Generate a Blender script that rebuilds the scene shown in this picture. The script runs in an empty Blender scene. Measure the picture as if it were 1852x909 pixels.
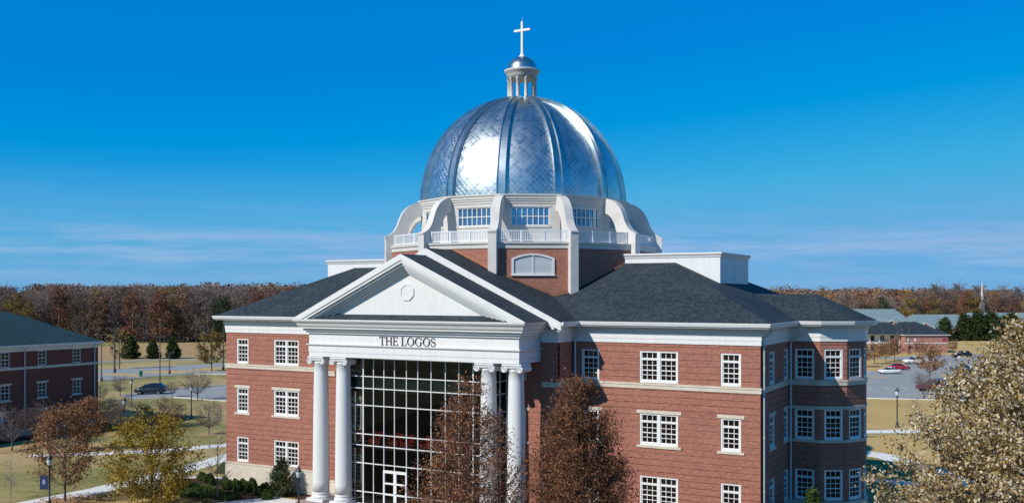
import bpy, bmesh, math, random
import numpy as np
from mathutils import Vector, Matrix
R = math.radians
sc = bpy.context.scene
col = sc.collection

# ------------------------------------------------------------------ camera
cam_d = bpy.data.cameras.new('camera')
cam = bpy.data.objects.new('camera', cam_d); col.objects.link(cam)
cam.location = (39.976, -62.673, 16.338)
cam.rotation_euler = (R(90), 0, R(29.011))
cam_d.sensor_width = 36.0
cam_d.lens = 1757.1 / 1852 * 36
cam_d.shift_y = 77.2 / 1852
cam_d.clip_start = 0.5
cam_d.clip_end = 6000
sc.camera = cam

# ------------------------------------------------------------------ light
SUN_TO = Vector((-0.47, -1.0, 0.86)).normalized()          # direction towards the sun
SUN_EL = math.asin(SUN_TO.z); SUN_ROT = math.atan2(SUN_TO.x, SUN_TO.y)
sun_d = bpy.data.lights.new('sun', 'SUN'); sun = bpy.data.objects.new('sun', sun_d); col.objects.link(sun)
sun_d.energy = 4.4; sun_d.angle = R(0.5); sun_d.color = (1.0, 0.94, 0.85)
sun.rotation_euler = (-SUN_TO).to_track_quat('-Z', 'Y').to_euler()
sun.location = (-60, -130, 110)

world = bpy.data.worlds.new('World'); sc.world = world; world.use_nodes = True
wt = world.node_tree; wt.nodes.clear()
def wn(t, **k):
    n = wt.nodes.new(t)
    for a, b in k.items(): setattr(n, a, b)
    return n
sky = wn('ShaderNodeTexSky', sky_type='NISHITA', sun_disc=False)
sky.sun_elevation = SUN_EL; sky.sun_rotation = SUN_ROT
sky.altitude = 200; sky.air_density = 1.0; sky.dust_density = 0.3; sky.ozone_density = 3.0
# deep autumn sky: the photograph's air is drier and bluer than the model's
ssep = wn('ShaderNodeSeparateColor'); wt.links.new(sky.outputs[0], ssep.inputs[0])
def smath(op, a, b, clamp=False):
    n = wn('ShaderNodeMath', operation=op); n.use_clamp = clamp
    wt.links.new(a, n.inputs[0]); n.inputs[1].default_value = b; return n.outputs[0]
scmb = wn('ShaderNodeCombineColor')
wt.links.new(smath('MAXIMUM', smath('MULTIPLY', smath('SUBTRACT', smath('MINIMUM', ssep.outputs[0], 6.0), 2.6), 0.46), 0.0), scmb.inputs[0])
blue_ = smath('MINIMUM', smath('MULTIPLY', smath('POWER', ssep.outputs[2], 0.35), 4.57), 8.7)
gmax = wn('ShaderNodeMath', operation='MAXIMUM'); wt.links.new(smath('MINIMUM', smath('MULTIPLY', ssep.outputs[1], 0.85), 4.9), gmax.inputs[0]); wt.links.new(smath('MULTIPLY', blue_, 0.33), gmax.inputs[1])
wt.links.new(gmax.outputs[0], scmb.inputs[1])
wt.links.new(blue_, scmb.inputs[2])
# thin cloud streaks low over the horizon, laid out by direction in the sky
tc = wn('ShaderNodeTexCoord'); sep = wn('ShaderNodeSeparateXYZ'); wt.links.new(tc.outputs['Generated'], sep.inputs[0])
mp = wn('ShaderNodeMapping'); mp.inputs['Scale'].default_value = (4.2, 4.2, 58.0); wt.links.new(tc.outputs['Generated'], mp.inputs[0])
nz = wn('ShaderNodeTexNoise'); nz.inputs['Scale'].default_value = 1.6; nz.inputs['Detail'].default_value = 6; nz.inputs['Roughness'].default_value = 0.62
wt.links.new(mp.outputs[0], nz.inputs['Vector'])
cr = wn('ShaderNodeValToRGB'); cr.color_ramp.elements[0].position = 0.38; cr.color_ramp.elements[1].position = 0.62
wt.links.new(nz.outputs['Fac'], cr.inputs['Fac'])
band = wn('ShaderNodeValToRGB'); e = band.color_ramp.elements
e[0].position = 0.0; e[0].color = (.35, .35, .35, 1); e[1].position = 0.30; e[1].color = (0, 0, 0, 1)
x = band.color_ramp.elements.new(0.022); x.color = (.45, .45, .45, 1)
x = band.color_ramp.elements.new(0.034); x.color = (.95, .95, .95, 1)
x = band.color_ramp.elements.new(0.056); x.color = (.85, .85, .85, 1)
x = band.color_ramp.elements.new(0.070); x.color = (.15, .15, .15, 1)
x = band.color_ramp.elements.new(0.11); x.color = (0, 0, 0, 1)
wt.links.new(sep.outputs['Z'], band.inputs['Fac'])
mul = wn('ShaderNodeMath', operation='MULTIPLY'); wt.links.new(cr.outputs['Color'], mul.inputs[0]); wt.links.new(band.outputs['Color'], mul.inputs[1])
hz = wn('ShaderNodeValToRGB'); hz.color_ramp.elements[0].color = (.62, .62, .62, 1); hz.color_ramp.elements[1].position = .125; hz.color_ramp.elements[1].color = (0, 0, 0, 1)
wt.links.new(sep.outputs['Z'], hz.inputs['Fac'])
hzm = wn('ShaderNodeMix', data_type='RGBA'); hzm.inputs[7].default_value = (1.75, 4.75, 8.6, 1)
wt.links.new(hz.outputs['Color'], hzm.inputs['Factor']); wt.links.new(scmb.outputs[0], hzm.inputs[6])
mixc = wn('ShaderNodeMix', data_type='RGBA'); mixc.inputs[7].default_value = (3.3, 5.6, 8.9, 1)
wt.links.new(mul.outputs[0], mixc.inputs['Factor']); wt.links.new(hzm.outputs[2], mixc.inputs[6])
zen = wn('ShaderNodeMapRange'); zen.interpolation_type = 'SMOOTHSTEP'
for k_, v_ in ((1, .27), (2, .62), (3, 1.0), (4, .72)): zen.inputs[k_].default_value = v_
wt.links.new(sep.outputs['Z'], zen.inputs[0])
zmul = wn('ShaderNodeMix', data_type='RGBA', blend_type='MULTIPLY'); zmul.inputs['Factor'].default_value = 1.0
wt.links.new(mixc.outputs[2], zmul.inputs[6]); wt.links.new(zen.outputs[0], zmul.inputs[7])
bg = wn('ShaderNodeBackground'); bg.inputs['Strength'].default_value = 0.085
wo = wn('ShaderNodeOutputWorld')
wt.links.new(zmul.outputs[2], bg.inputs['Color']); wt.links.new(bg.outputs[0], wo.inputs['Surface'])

sc.view_settings.view_transform = 'Standard'; sc.view_settings.look = 'None'
sc.view_settings.gamma = 1.0; sc.view_settings.exposure = 0.0; sc.view_settings.use_curve_mapping = False
sc.render.engine = 'CYCLES'
sc.cycles.max_bounces = 6; sc.cycles.transparent_max_bounces = 12; sc.cycles.caustics_reflective = False; sc.cycles.caustics_refractive = False

# ------------------------------------------------------------------ helpers
def tag(o, label=None, cat=None, group=None, kind=None):
    if label: o['label'] = label
    if cat: o['category'] = cat
    if group: o['group'] = group
    if kind: o['kind'] = kind
    return o
def empty(name, loc=(0, 0, 0), rz=0, label=None, cat=None, group=None):
    o = bpy.data.objects.new(name, None); col.objects.link(o)
    o.location = loc; o.rotation_euler = (0, 0, rz); o.empty_display_size = 0.3
    return tag(o, label, cat, group)
def copy_tree(o, parent=None):
    c = o.copy(); col.objects.link(c); c.parent = parent
    for ch in o.children: copy_tree(ch, c)
    return c
class MB:
    """collects geometry for ONE mesh"""
    def __init__(s): s.v = []; s.f = []; s.m = []; s.mi = 0; s.sm = []
    def add(s, vs, fs, smooth=False):
        b = len(s.v); s.v += [tuple(p) for p in vs]
        for f in fs: s.f.append(tuple(b + i for i in f)); s.m.append(s.mi); s.sm.append(smooth)
        return s
    def box(s, x0, x1, y0, y1, z0, z1):
        return s.add([(x0,y0,z0),(x1,y0,z0),(x1,y1,z0),(x0,y1,z0),(x0,y0,z1),(x1,y0,z1),(x1,y1,z1),(x0,y1,z1)],
                     [(0,3,2,1),(4,5,6,7),(0,1,5,4),(1,2,6,5),(2,3,7,6),(3,0,4,7)])
    def quad(s, *p): return s.add(p, [tuple(range(len(p)))])
    def prism(s, poly, y0, y1):
        """polygon in XZ extruded along Y"""
        n = len(poly)
        vs = [(x, y0, z) for x, z in poly] + [(x, y1, z) for x, z in poly]
        fs = [tuple(range(n)), tuple(range(2*n-1, n-1, -1))] + [(i, i+n, (i+1) % n + n, (i+1) % n) for i in range(n)]
        return s.add(vs, fs)
    def slab(s, poly, z0, z1):
        n = len(poly)
        vs = [(x, y, z0) for x, y in poly] + [(x, y, z1) for x, y in poly]
        fs = [tuple(range(n-1, -1, -1)), tuple(range(n, 2*n))] + [(i, (i+1) % n, (i+1) % n + n, i+n) for i in range(n)]
        return s.add(vs, fs)
    def tube(s, p0, p1, r0, r1=None, n=8, cap=True, smooth=True):
        r1 = r0 if r1 is None else r1
        a = Vector(p0); b = Vector(p1); d = (b - a)
        if d.length < 1e-6: return s
        d.normalize(); u = d.orthogonal().normalized(); w = d.cross(u)
        vs = []
        for p, r in ((a, r0), (b, r1)):
            for i in range(n):
                t = 2*math.pi*i/n; vs.append(p + u*math.cos(t)*r + w*math.sin(t)*r)
        s.add(vs, [(i, (i+1) % n, (i+1) % n + n, i+n) for i in range(n)], smooth)
        if cap: s.add(vs, [tuple(range(n-1, -1, -1)), tuple(range(n, 2*n))])
        return s
    def path(s, pts, rs, n=6):
        for i in range(len(pts)-1): s.tube(pts[i], pts[i+1], rs[i], rs[i+1], n, cap=(i in (0, len(pts)-2)))
        return s
    def lathe(s, prof, c=(0, 0), n=24, smooth=True, cap=True):
        vs = []; k = len(prof)
        for r, z in prof:
            for i in range(n):
                t = 2*math.pi*i/n; vs.append((c[0]+r*math.cos(t), c[1]+r*math.sin(t), z))
        fs = [(j*n+i, j*n+(i+1) % n, (j+1)*n+(i+1) % n, (j+1)*n+i) for j in range(k-1) for i in range(n)]
        s.add(vs, fs, smooth)
        if cap: s.add(vs, [tuple(range(n-1, -1, -1)), tuple(range((k-1)*n, k*n))])
        return s
    def ellip(s, c, r, nu=12, nv=8):
        vs = []; 
        for j in range(nv+1):
            a = -math.pi/2 + math.pi*j/nv
            for i in range(nu):
                t = 2*math.pi*i/nu
                vs.append((c[0]+r[0]*math.cos(a)*math.cos(t), c[1]+r[1]*math.cos(a)*math.sin(t), c[2]+r[2]*math.sin(a)))
        return s.add(vs, [(j*nu+i, j*nu+(i+1) % nu, (j+1)*nu+(i+1) % nu, (j+1)*nu+i) for j in range(nv) for i in range(nu)], True)
    def sweep(s, path, prof, closed=False):
        """path in plan (outside on its right hand), prof = closed polygon of (out, z), mitred"""
        n = len(path); P = [Vector((p[0], p[1])) for p in path]; k = len(prof); vs = []
        for i in range(n):
            d1 = (P[i]-P[i-1]) if (i > 0 or closed) else (P[1]-P[0])
            d2 = (P[(i+1) % n]-P[i]) if (i < n-1 or closed) else (P[-1]-P[-2])
            d1.normalize(); d2.normalize()
            n1 = Vector((d1.y, -d1.x)); n2 = Vector((d2.y, -d2.x)); m = (n1+n2)/(1+n1.dot(n2))
            for o, z in prof: q = P[i]+m*o; vs.append((q.x, q.y, z))
        fs = []
        for i in range(n if closed else n-1):
            a = i*k; b = ((i+1) % n)*k
            for j in range(k): fs.append((a+j, b+j, b+(j+1) % k, a+(j+1) % k))
        if not closed: fs += [tuple(range(k)), tuple(range((n-1)*k+k-1, (n-1)*k-1, -1))]
        return s.add(vs, fs)
    def xform(s, M, start=0):
        s.v = s.v[:start] + [tuple(M @ Vector(p)) for p in s.v[start:]]; return s
    def mesh(s, name, mats):
        me = bpy.data.meshes.new(name); me.from_pydata(s.v, [], s.f)
        mats = mats if isinstance(mats, (list, tuple)) else [mats]
        for m in mats: me.materials.append(m)
        me.polygons.foreach_set('material_index', s.m); me.polygons.foreach_set('use_smooth', s.sm)
        bm = bmesh.new(); bm.from_mesh(me); bmesh.ops.recalc_face_normals(bm, faces=bm.faces[:]); bm.to_mesh(me); bm.free()
        me.update(); return me
    def build(s, name, mats, parent=None):
        o = bpy.data.objects.new(name, s.mesh(name, mats)); col.objects.link(o); o.parent = parent
        return o
def obj(name, me, parent=None, loc=(0, 0, 0), rz=0):
    o = bpy.data.objects.new(name, me); col.objects.link(o); o.parent = parent; o.location = loc; o.rotation_euler = (0, 0, rz); return o

# ------------------------------------------------------------------ materials
def new_mat(name):
    m = bpy.data.materials.new(name); m.use_nodes = True; nt = m.node_tree
    return m, nt, nt.nodes['Principled BSDF']
def N(nt, t, **k):
    n = nt.nodes.new(t)
    for a, b in k.items(): setattr(n, a, b)
    return n
def ramp(nt, fac, stops):
    r = N(nt, 'ShaderNodeValToRGB'); el = r.color_ramp.elements
    while len(el) < len(stops): el.new(0.5)
    for e_, (p, c) in zip(el, stops): e_.position = p; e_.color = (*c, 1)
    nt.links.new(fac, r.inputs['Fac']); return r.outputs['Color']
def noise(nt, scale, detail=4, vec=None, rough=0.55):
    n = N(nt, 'ShaderNodeTexNoise'); n.inputs['Scale'].default_value = scale; n.inputs['Detail'].default_value = detail; n.inputs['Roughness'].default_value = rough
    if vec is None:
        g = N(nt, 'ShaderNodeNewGeometry'); vec = g.outputs['Position']
    nt.links.new(vec, n.inputs['Vector']); return n.outputs['Fac']
def mixc_(nt, fac, a, b, blend='MIX'):
    m = N(nt, 'ShaderNodeMix', data_type='RGBA', blend_type=blend)
    for sock, v in ((m.inputs[0], fac), (m.inputs[6], a), (m.inputs[7], b)):
        if hasattr(v, 'is_linked') or hasattr(v, 'links'): nt.links.new(v, sock)
        elif isinstance(v, (int, float)): sock.default_value = v
        else: sock.default_value = (*v, 1)
    return m.outputs[2]
def bump(nt, p, h, strength=0.3, dist=0.02):
    b = N(nt, 'ShaderNodeBump'); b.inputs['Strength'].default_value = strength; b.inputs['Distance'].default_value = dist
    nt.links.new(h, b.inputs['Height']); nt.links.new(b.outputs[0], p.inputs['Normal'])
def plain(name, c, rough=0.6, var=0.12, scale=1.5, metal=0.0, spec=0.5, c2=None, fine=None):
    m, nt, p = new_mat(name)
    lo = tuple(v*(1-var) for v in c); hi = tuple(min(1, v*(1+var)) for v in c)
    cc = ramp(nt, noise(nt, scale, 5), [(0.3, lo), (0.7, c2 or hi)])
    if fine:
        cc = mixc_(nt, fine, cc, ramp(nt, noise(nt, scale*14, 3), [(0.35, tuple(v*.5 for v in c)), (0.65, tuple(min(1, v*1.4) for v in c))]))
    nt.links.new(cc, p.inputs['Base Color'])
    p.inputs['Roughness'].default_value = rough; p.inputs['Metallic'].default_value = metal; p.inputs['Specular IOR Level'].default_value = spec
    return m
def along_wall(nt):
    """(distance along the wall, height) of any upright wall"""
    g = N(nt, 'ShaderNodeNewGeometry'); cr_ = N(nt, 'ShaderNodeVectorMath', operation='CROSS_PRODUCT')
    cr_.inputs[0].default_value = (0, 0, 1); nt.links.new(g.outputs['True Normal'], cr_.inputs[1])
    d = N(nt, 'ShaderNodeVectorMath', operation='DOT_PRODUCT'); nt.links.new(cr_.outputs[0], d.inputs[0]); nt.links.new(g.outputs['Position'], d.inputs[1])
    s = N(nt, 'ShaderNodeSeparateXYZ'); nt.links.new(g.outputs['Position'], s.inputs[0])
    c = N(nt, 'ShaderNodeCombineXYZ'); nt.links.new(d.outputs['Value'], c.inputs[0]); nt.links.new(s.outputs['Z'], c.inputs[1])
    return c.outputs[0]
def brick_mat(name, a, b, mortar):
    m, nt, p = new_mat(name); v = along_wall(nt)
    t = N(nt, 'ShaderNodeTexBrick'); nt.links.new(v, t.inputs['Vector'])
    t.inputs['Scale'].default_value = 1.0; t.inputs['Brick Width'].default_value = 0.21; t.inputs['Row Height'].default_value = 0.072
    t.inputs['Mortar Size'].default_value = 0.006; t.inputs['Mortar Smooth'].default_value = 0.1; t.inputs['Bias'].default_value = -0.1
    t.inputs['Color1'].default_value = (*a, 1); t.inputs['Color2'].default_value = (*b, 1); t.inputs['Mortar'].default_value = (*mortar, 1)
    t.offset = 0.5
    c = mixc_(nt, 0.15, t.outputs['Color'], ramp(nt, noise(nt, 0.55, 6), [(0.3, tuple(x*.72 for x in a)), (0.7, tuple(min(1, x*1.25) for x in b))]))
    c = mixc_(nt, 0.18, c, ramp(nt, noise(nt, 6.5, 3), [(0.3, tuple(x*.6 for x in a)), (0.7, tuple(min(1, x*1.35) for x in b))]))
    nt.links.new(c, p.inputs['Base Color']); p.inputs['Roughness'].default_value = 0.85
    bump(nt, p, t.outputs['Fac'], 0.4, -0.01)
    return m
M = {}
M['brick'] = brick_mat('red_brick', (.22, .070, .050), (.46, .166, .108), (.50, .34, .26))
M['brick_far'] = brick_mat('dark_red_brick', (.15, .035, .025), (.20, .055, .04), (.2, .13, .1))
def streaked(name, c, rough=.5):
    m, nt, p = new_mat(name); g = N(nt, 'ShaderNodeNewGeometry'); mpn = N(nt, 'ShaderNodeMapping'); mpn.inputs['Scale'].default_value = (3.2, 3.2, .35); nt.links.new(g.outputs['Position'], mpn.inputs[0])
    a = ramp(nt, noise(nt, 1.0, 6, mpn.outputs[0], .7), [(.30, tuple(v*.86 for v in c)), (.55, c)])
    b = ramp(nt, noise(nt, .5, 4), [(.3, tuple(v*.93 for v in c)), (.7, c)])
    nt.links.new(mixc_(nt, .45, a, b), p.inputs['Base Color']); p.inputs['Roughness'].default_value = rough; bump(nt, p, noise(nt, 5, 3), .06, .01); return m
M['white'] = streaked('white_paint', (.78, .785, .775))
M['white_plain'] = plain('white_paint', (.755, .76, .755), .5, .05, .9, fine=.06)
M['column'] = streaked('painted_column', (.77, .78, .77), .55)
M['stone'] = plain('limestone', (.64, .575, .47), .8, .13, 1.3, fine=.22)
M['concrete_trim'] = plain('cast_stone_trim', (.62, .595, .555), .75, .06, .9)
M['sash'] = plain('window_sash', (.80, .81, .80), .4, .03, 2)
def glass_mat(name, c, rough=.03, spec=.6):
    m, nt, p = new_mat(name)
    cc = ramp(nt, noise(nt, .45, 3), [(0.35, c), (0.68, tuple(v*2.2 for v in c))])
    nt.links.new(cc, p.inputs['Base Color']); p.inputs['Roughness'].default_value = rough; p.inputs['Specular IOR Level'].default_value = spec
    bump(nt, p, noise(nt, 1.3, 2), .02, .02)
    return m
M['pane'] = glass_mat('window_pane', (.011, .008, .007), .03, .3)
M['sky_pane'] = glass_mat('clerestory_pane', (.10, .19, .27), .03, .9); M['sky_pane'].node_tree.nodes['Principled BSDF'].inputs['Metallic'].default_value = .75
def clear_glass():
    m, nt, p = new_mat('lobby_glass'); nt.nodes.remove(p)
    tr = N(nt, 'ShaderNodeBsdfTransparent'); tr.inputs[0].default_value = (.50, .55, .54, 1)
    gl = N(nt, 'ShaderNodeBsdfGlossy'); gl.inputs['Roughness'].default_value = .02; gl.inputs['Color'].default_value = (.8, .9, 1, 1)
    fr = N(nt, 'ShaderNodeFresnel'); fr.inputs['IOR'].default_value = 1.42
    mx = N(nt, 'ShaderNodeMixShader'); nt.links.new(fr.outputs[0], mx.inputs[0]); nt.links.new(tr.outputs[0], mx.inputs[1]); nt.links.new(gl.outputs[0], mx.inputs[2])
    nt.links.new(mx.outputs[0], nt.nodes['Material Output'].inputs['Surface']); return m
M['clear'] = clear_glass()
M['spandrel'] = glass_mat('spandrel_glass', (.018, .045, .05), .06)
def shingle_mat(name, a, b, spec=.35):
    m, nt, p = new_mat(name)
    g = N(nt, 'ShaderNodeNewGeometry'); s = N(nt, 'ShaderNodeSeparateXYZ'); nt.links.new(g.outputs['Position'], s.inputs[0])
    v = along_wall(nt)
    mpn = N(nt, 'ShaderNodeMapping'); mpn.inputs['Scale'].default_value = (1, 2.1, 1); nt.links.new(v, mpn.inputs[0])
    t = N(nt, 'ShaderNodeTexBrick'); nt.links.new(mpn.outputs[0], t.inputs['Vector']); t.inputs['Scale'].default_value = 1
    t.inputs['Brick Width'].default_value = .34; t.inputs['Row Height'].default_value = .15; t.inputs['Mortar Size'].default_value = .008
    t.inputs['Color1'].default_value = (*a, 1); t.inputs['Color2'].default_value = (*b, 1); t.inputs['Mortar'].default_value = (*[x*.5 for x in a], 1)
    t.inputs['Bias'].default_value = -0.15
    c = mixc_(nt, .6, t.outputs['Color'], ramp(nt, noise(nt, 4.2, 4), [(.40, tuple(x*.6 for x in a)), (.68, tuple(x*1.7 for x in b))]))
    c = mixc_(nt, .28, c, ramp(nt, noise(nt, .35, 3), [(.35, tuple(x*.7 for x in a)), (.65, b)]))
    nt.links.new(c, p.inputs['Base Color']); p.inputs['Roughness'].default_value = .8; p.inputs['Specular IOR Level'].default_value = spec
    bump(nt, p, t.outputs['Fac'], .35, -.015); return m
M['shingle'] = shingle_mat('slate_grey_shingles', (.012, .020, .027), (.042, .060, .072))
M['shingle_green'] = shingle_mat('green_grey_shingles', (.016, .048, .055), (.024, .066, .074))
M['shingle_pale'] = shingle_mat('pale_grey_shingles', (.15, .215, .235), (.24, .32, .34))
M['copper'] = plain('copper_flashing', (.42, .20, .12), .5, .25, 3, metal=.6)
M['lead'] = plain('dark_flashing', (.05, .05, .055), .5, .2, 3)
M['letter'] = plain('bronze_letters', (.055, .038, .022), .45, .1, 4)
M['stucco'] = streaked('white_panel', (.78, .785, .785), .6)
M['buttress'] = plain('buttress_render', (.65, .625, .59), .8, .09, 1.1)
M['rail'] = plain('white_railing', (.76, .79, .82), .4, .03, 2)
M['louvre'] = plain('louvre_slats', (.62, .70, .74), .5, .05, 2)
M['downpipe'] = plain('downpipe_paint', (.60, .63, .65), .4, .06, 2)
def dome_mat(name, tile=True):
    m, nt, p = new_mat(name)
    p.inputs['Metallic'].default_value = 1.0
    uv = N(nt, 'ShaderNodeUVMap'); uv.uv_map = 'UVMap'
    if tile:
        # diamond shingles: rotate the gore's own coordinates by 45 degrees, one cell per shingle
        mpn = N(nt, 'ShaderNodeMapping'); mpn.inputs['Rotation'].default_value = (0, 0, R(45)); mpn.inputs['Scale'].default_value = (2.9, 2.9, 1); nt.links.new(uv.outputs[0], mpn.inputs[0])
        fl = N(nt, 'ShaderNodeVectorMath', operation='FLOOR'); nt.links.new(mpn.outputs[0], fl.inputs[0])
        wnz = N(nt, 'ShaderNodeTexWhiteNoise', noise_dimensions='2D'); nt.links.new(fl.outputs[0], wnz.inputs['Vector'])
        fr = N(nt, 'ShaderNodeVectorMath', operation='FRACTION'); nt.links.new(mpn.outputs[0], fr.inputs[0])
        sp = N(nt, 'ShaderNodeSeparateXYZ'); nt.links.new(fr.outputs[0], sp.inputs[0])
        mn = N(nt, 'ShaderNodeMath', operation='MINIMUM'); nt.links.new(sp.outputs[0], mn.inputs[0]); nt.links.new(sp.outputs[1], mn.inputs[1])
        edge = N(nt, 'ShaderNodeMath', operation='LESS_THAN'); edge.inputs[1].default_value = .075; nt.links.new(mn.outputs[0], edge.inputs[0])
        cc = mixc_(nt, .6, ramp(nt, wnz.outputs['Value'], [(0, (.46, .53, .54)), (1, (.60, .66, .66))]), ramp(nt, noise(nt, .7, 4), [(.35, (.36, .44, .46)), (.65, (.66, .71, .70))]))
        cc = mixc_(nt, edge.outputs[0], cc, (.86, .88, .9))
        nt.links.new(cc, p.inputs['Base Color'])
        # each shingle lies at a slightly different tilt
        sub = N(nt, 'ShaderNodeVectorMath', operation='SUBTRACT'); nt.links.new(wnz.outputs['Color'], sub.inputs[0]); sub.inputs[1].default_value = (.5, .5, .5)
        scl = N(nt, 'ShaderNodeVectorMath', operation='SCALE'); scl.inputs['Scale'].default_value = .022; nt.links.new(sub.outputs[0], scl.inputs[0])
        g = N(nt, 'ShaderNodeNewGeometry'); ad = N(nt, 'ShaderNodeVectorMath', operation='ADD'); nt.links.new(g.outputs['Normal'], ad.inputs[0]); nt.links.new(scl.outputs[0], ad.inputs[1])
        nm = N(nt, 'ShaderNodeVectorMath', operation='NORMALIZE'); nt.links.new(ad.outputs[0], nm.inputs[0])
        b = N(nt, 'ShaderNodeBump'); b.inputs['Strength'].default_value = .4; b.inputs['Distance'].default_value = .02
        nt.links.new(mn.outputs[0], b.inputs['Height']); nt.links.new(nm.outputs[0], b.inputs['Normal']); nt.links.new(b.outputs[0], p.inputs['Normal'])
        rr = N(nt, 'ShaderNodeMapRange'); rr.inputs[3].default_value = .31; rr.inputs[4].default_value = .41; nt.links.new(wnz.outputs['Value'], rr.inputs[0]); nt.links.new(rr.outputs[0], p.inputs['Roughness'])
    else:
        nt.links.new(ramp(nt, noise(nt, 1.2, 4), [(.35, (.44, .51, .53)), (.65, (.62, .68, .69))]), p.inputs['Base Color'])
        p.inputs['Roughness'].default_value = .3
    return m
M['dome'] = dome_mat('dome_shingles'); M['rib'] = dome_mat('dome_rib_metal', False)

# ------------------------------------------------------------------ ground, roads and paths
G = -0.35
def ground_mat(name, stops, sc1=.02, patches=None, fine=.35):
    m, nt, p = new_mat(name)
    n1 = noise(nt, sc1, 6, rough=.6); c = ramp(nt, n1, stops)
    c2 = ramp(nt, noise(nt, .35, 6, rough=.7), stops)
    c = mixc_(nt, .22, c, c2)
    c = mixc_(nt, fine, c, ramp(nt, noise(nt, 3.5, 5, rough=.75), [(.3, tuple(x*.55 for x in stops[0][1])), (.7, tuple(min(1, x*1.25) for x in stops[-1][1]))]))
    nt.links.new(c, p.inputs['Base Color']); p.inputs['Roughness'].default_value = .95; p.inputs['Specular IOR Level'].default_value = .1
    bump(nt, p, noise(nt, 8, 4), .5, .05)
    return m
M['lawn'] = ground_mat('autumn_lawn', [(.42, (.14, .165, .04)), (.48, (.27, .25, .08)), (.54, (.44, .335, .145)), (.62, (.52, .37, .20))], .045)
M['green'] = ground_mat('low_bounce_lawn', [(.35, (.07, .07, .022)), (.55, (.115, .09, .035)), (.72, (.16, .12, .055))])  # dark olive-brown tone, set to cut bounce light onto the shaded walls
M['straw'] = ground_mat('dormant_lawn', [(.32, (.42, .29, .10)), (.5, (.52, .36, .14)), (.7, (.57, .41, .18))], .05, fine=.2)
M['asphalt'] = ground_mat('grey_asphalt', [(.35, (.27, .285, .285)), (.7, (.35, .36, .355))], .05, fine=.12)
M['concrete'] = ground_mat('pale_concrete', [(.35, (.68, .68, .64)), (.7, (.80, .79, .74))], .2, fine=.12)
M['mulch'] = ground_mat('dark_mulch', [(.35, (.05, .026, .018)), (.7, (.10, .055, .04))], .3, fine=.5)
M['cover'] = ground_mat('ground_cover', [(.35, (.03, .045, .014)), (.7, (.10, .10, .035))], .4, fine=.6)
M['dirt'] = ground_mat('bare_orange_earth', [(.35, (.34, .24, .11)), (.55, (.50, .32, .17)), (.75, (.36, .25, .11))], .03, fine=.3)
M['paver'] = brick_mat('terrace_brick', (.30, .13, .10), (.38, .19, .15), (.4, .33, .3))
M['paint_line'] = plain('parking_paint', (.75, .75, .72), .6, .1, 2)
def sheet(name, pts, z, mat, label=None):
    o = MB().quad(*[(x_, y_, z) for x_, y_ in pts]).build(name, mat); return tag(o, kind='structure')
def ribbon(a, b): return list(a) + list(reversed(b))
gm = MB(); gm.quad((-2600, -400, G), (2600, -400, G), (2600, 3200, G), (-2600, 3200, G)); tag(gm.build('ground', M['lawn']), kind='structure')
sheet('dormant_field', [(14, 62.5), (26, 66), (60, 78), (90, 118), (36, 108), (14.2, 101), (-20, 92), (-20, 50)], G+.004, M['straw'])
sheet('near_field', [(20.6, 58.5), (25, 61.2), (70, 78), (80, 50), (40, 30), (23, 46), (16, 46), (8, 55)], G+.004, M['straw'])
sheet('front_lawn', [(-29.6, -16), (-29.4, -8.6), (-28.8, -1.2), (-25.2, -5.6), (-19.8, -6.8), (-14, -10), (-16, -16)], G+.004, M['straw'])
sheet('front_lawn', [(-29.6, -16), (-16, -16), (-14, -10), (-11, -8.6), (9, -8.6), (10.2, -2.6), (24, -2), (30, 12), (30, 30), (46, 30), (90, 40), (260, -60), (260, -390), (-120, -390), (-34, -40)], G+.006, M['green'])  # mostly out of view, added dark to weaken the ground's bounce light
# concrete paths
sheet('path', ribbon([(-34, -26), (-32.5, -14.0), (-32.3, -7.5), (-32.9, -3.0), (-33.2, 1.1), (-33.7, 3.6), (-34.6, 7.4), (-35.6, 11.6), (-37.2, 18), (-40, 30)], [(-31.4, -26), (-29.9, -13), (-29.7, -8.6), (-30.2, -4.4), (-30.3, -.6), (-30.8, 2.6), (-31.8, 7.0), (-32.8, 11), (-34.6, 18), (-37.6, 30)]), G+.008, M['concrete'])
sheet('path', ribbon([(-53, 1.5), (-47.8, 6.4), (-44.3, 10.0), (-42.3, 13.6), (-40.8, 17), (-36.5, 25.5)], [(-51.6, .4), (-46.2, 5.0), (-42.6, 8.4), (-40.6, 12), (-38.6, 16), (-35, 24)]), G+.012, M['concrete'])
sheet('path', ribbon([(-30.6, -.2), (-29.1, .9), (-27.6, 2.0), (-24.6, 2.0), (-23.7, 2.0)], [(-30.2, -1.8), (-28.8, -.5), (-27.2, .55), (-24.9, .75), (-23.7, .75)]), G+.012, M['concrete'])
sheet('path', ribbon([(-16.2, -2.0), (-14.6, -2.1), (-11.2, -2.4)], [(-19.6, -8.0), (-15, -8.8), (-11.2, -8.8)]), G+.012, M['concrete'])
sheet('path', ribbon([(19.8, 62.8), (24.4, 66.0), (34, 71), (60, 82)], [(20.3, 60.0), (25, 62.8), (34.6, 67.6), (60.6, 78.4)]), G+.008, M['concrete'])
sheet('path', ribbon([(18, 46.5), (23.1, 46.2), (26, 44.8), (32, 37), (44, 20)], [(18, 43.6), (22.4, 43.2), (24.4, 42.2), (29.6, 35.4), (41, 18)]), G+.008, M['concrete'])
sheet('path', ribbon([(24.5, 30), (30, 30.5), (40, 34)], [(24.5, 28.2), (30.4, 28.6), (40.6, 32)]), G+.012, M['concrete'])
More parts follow.
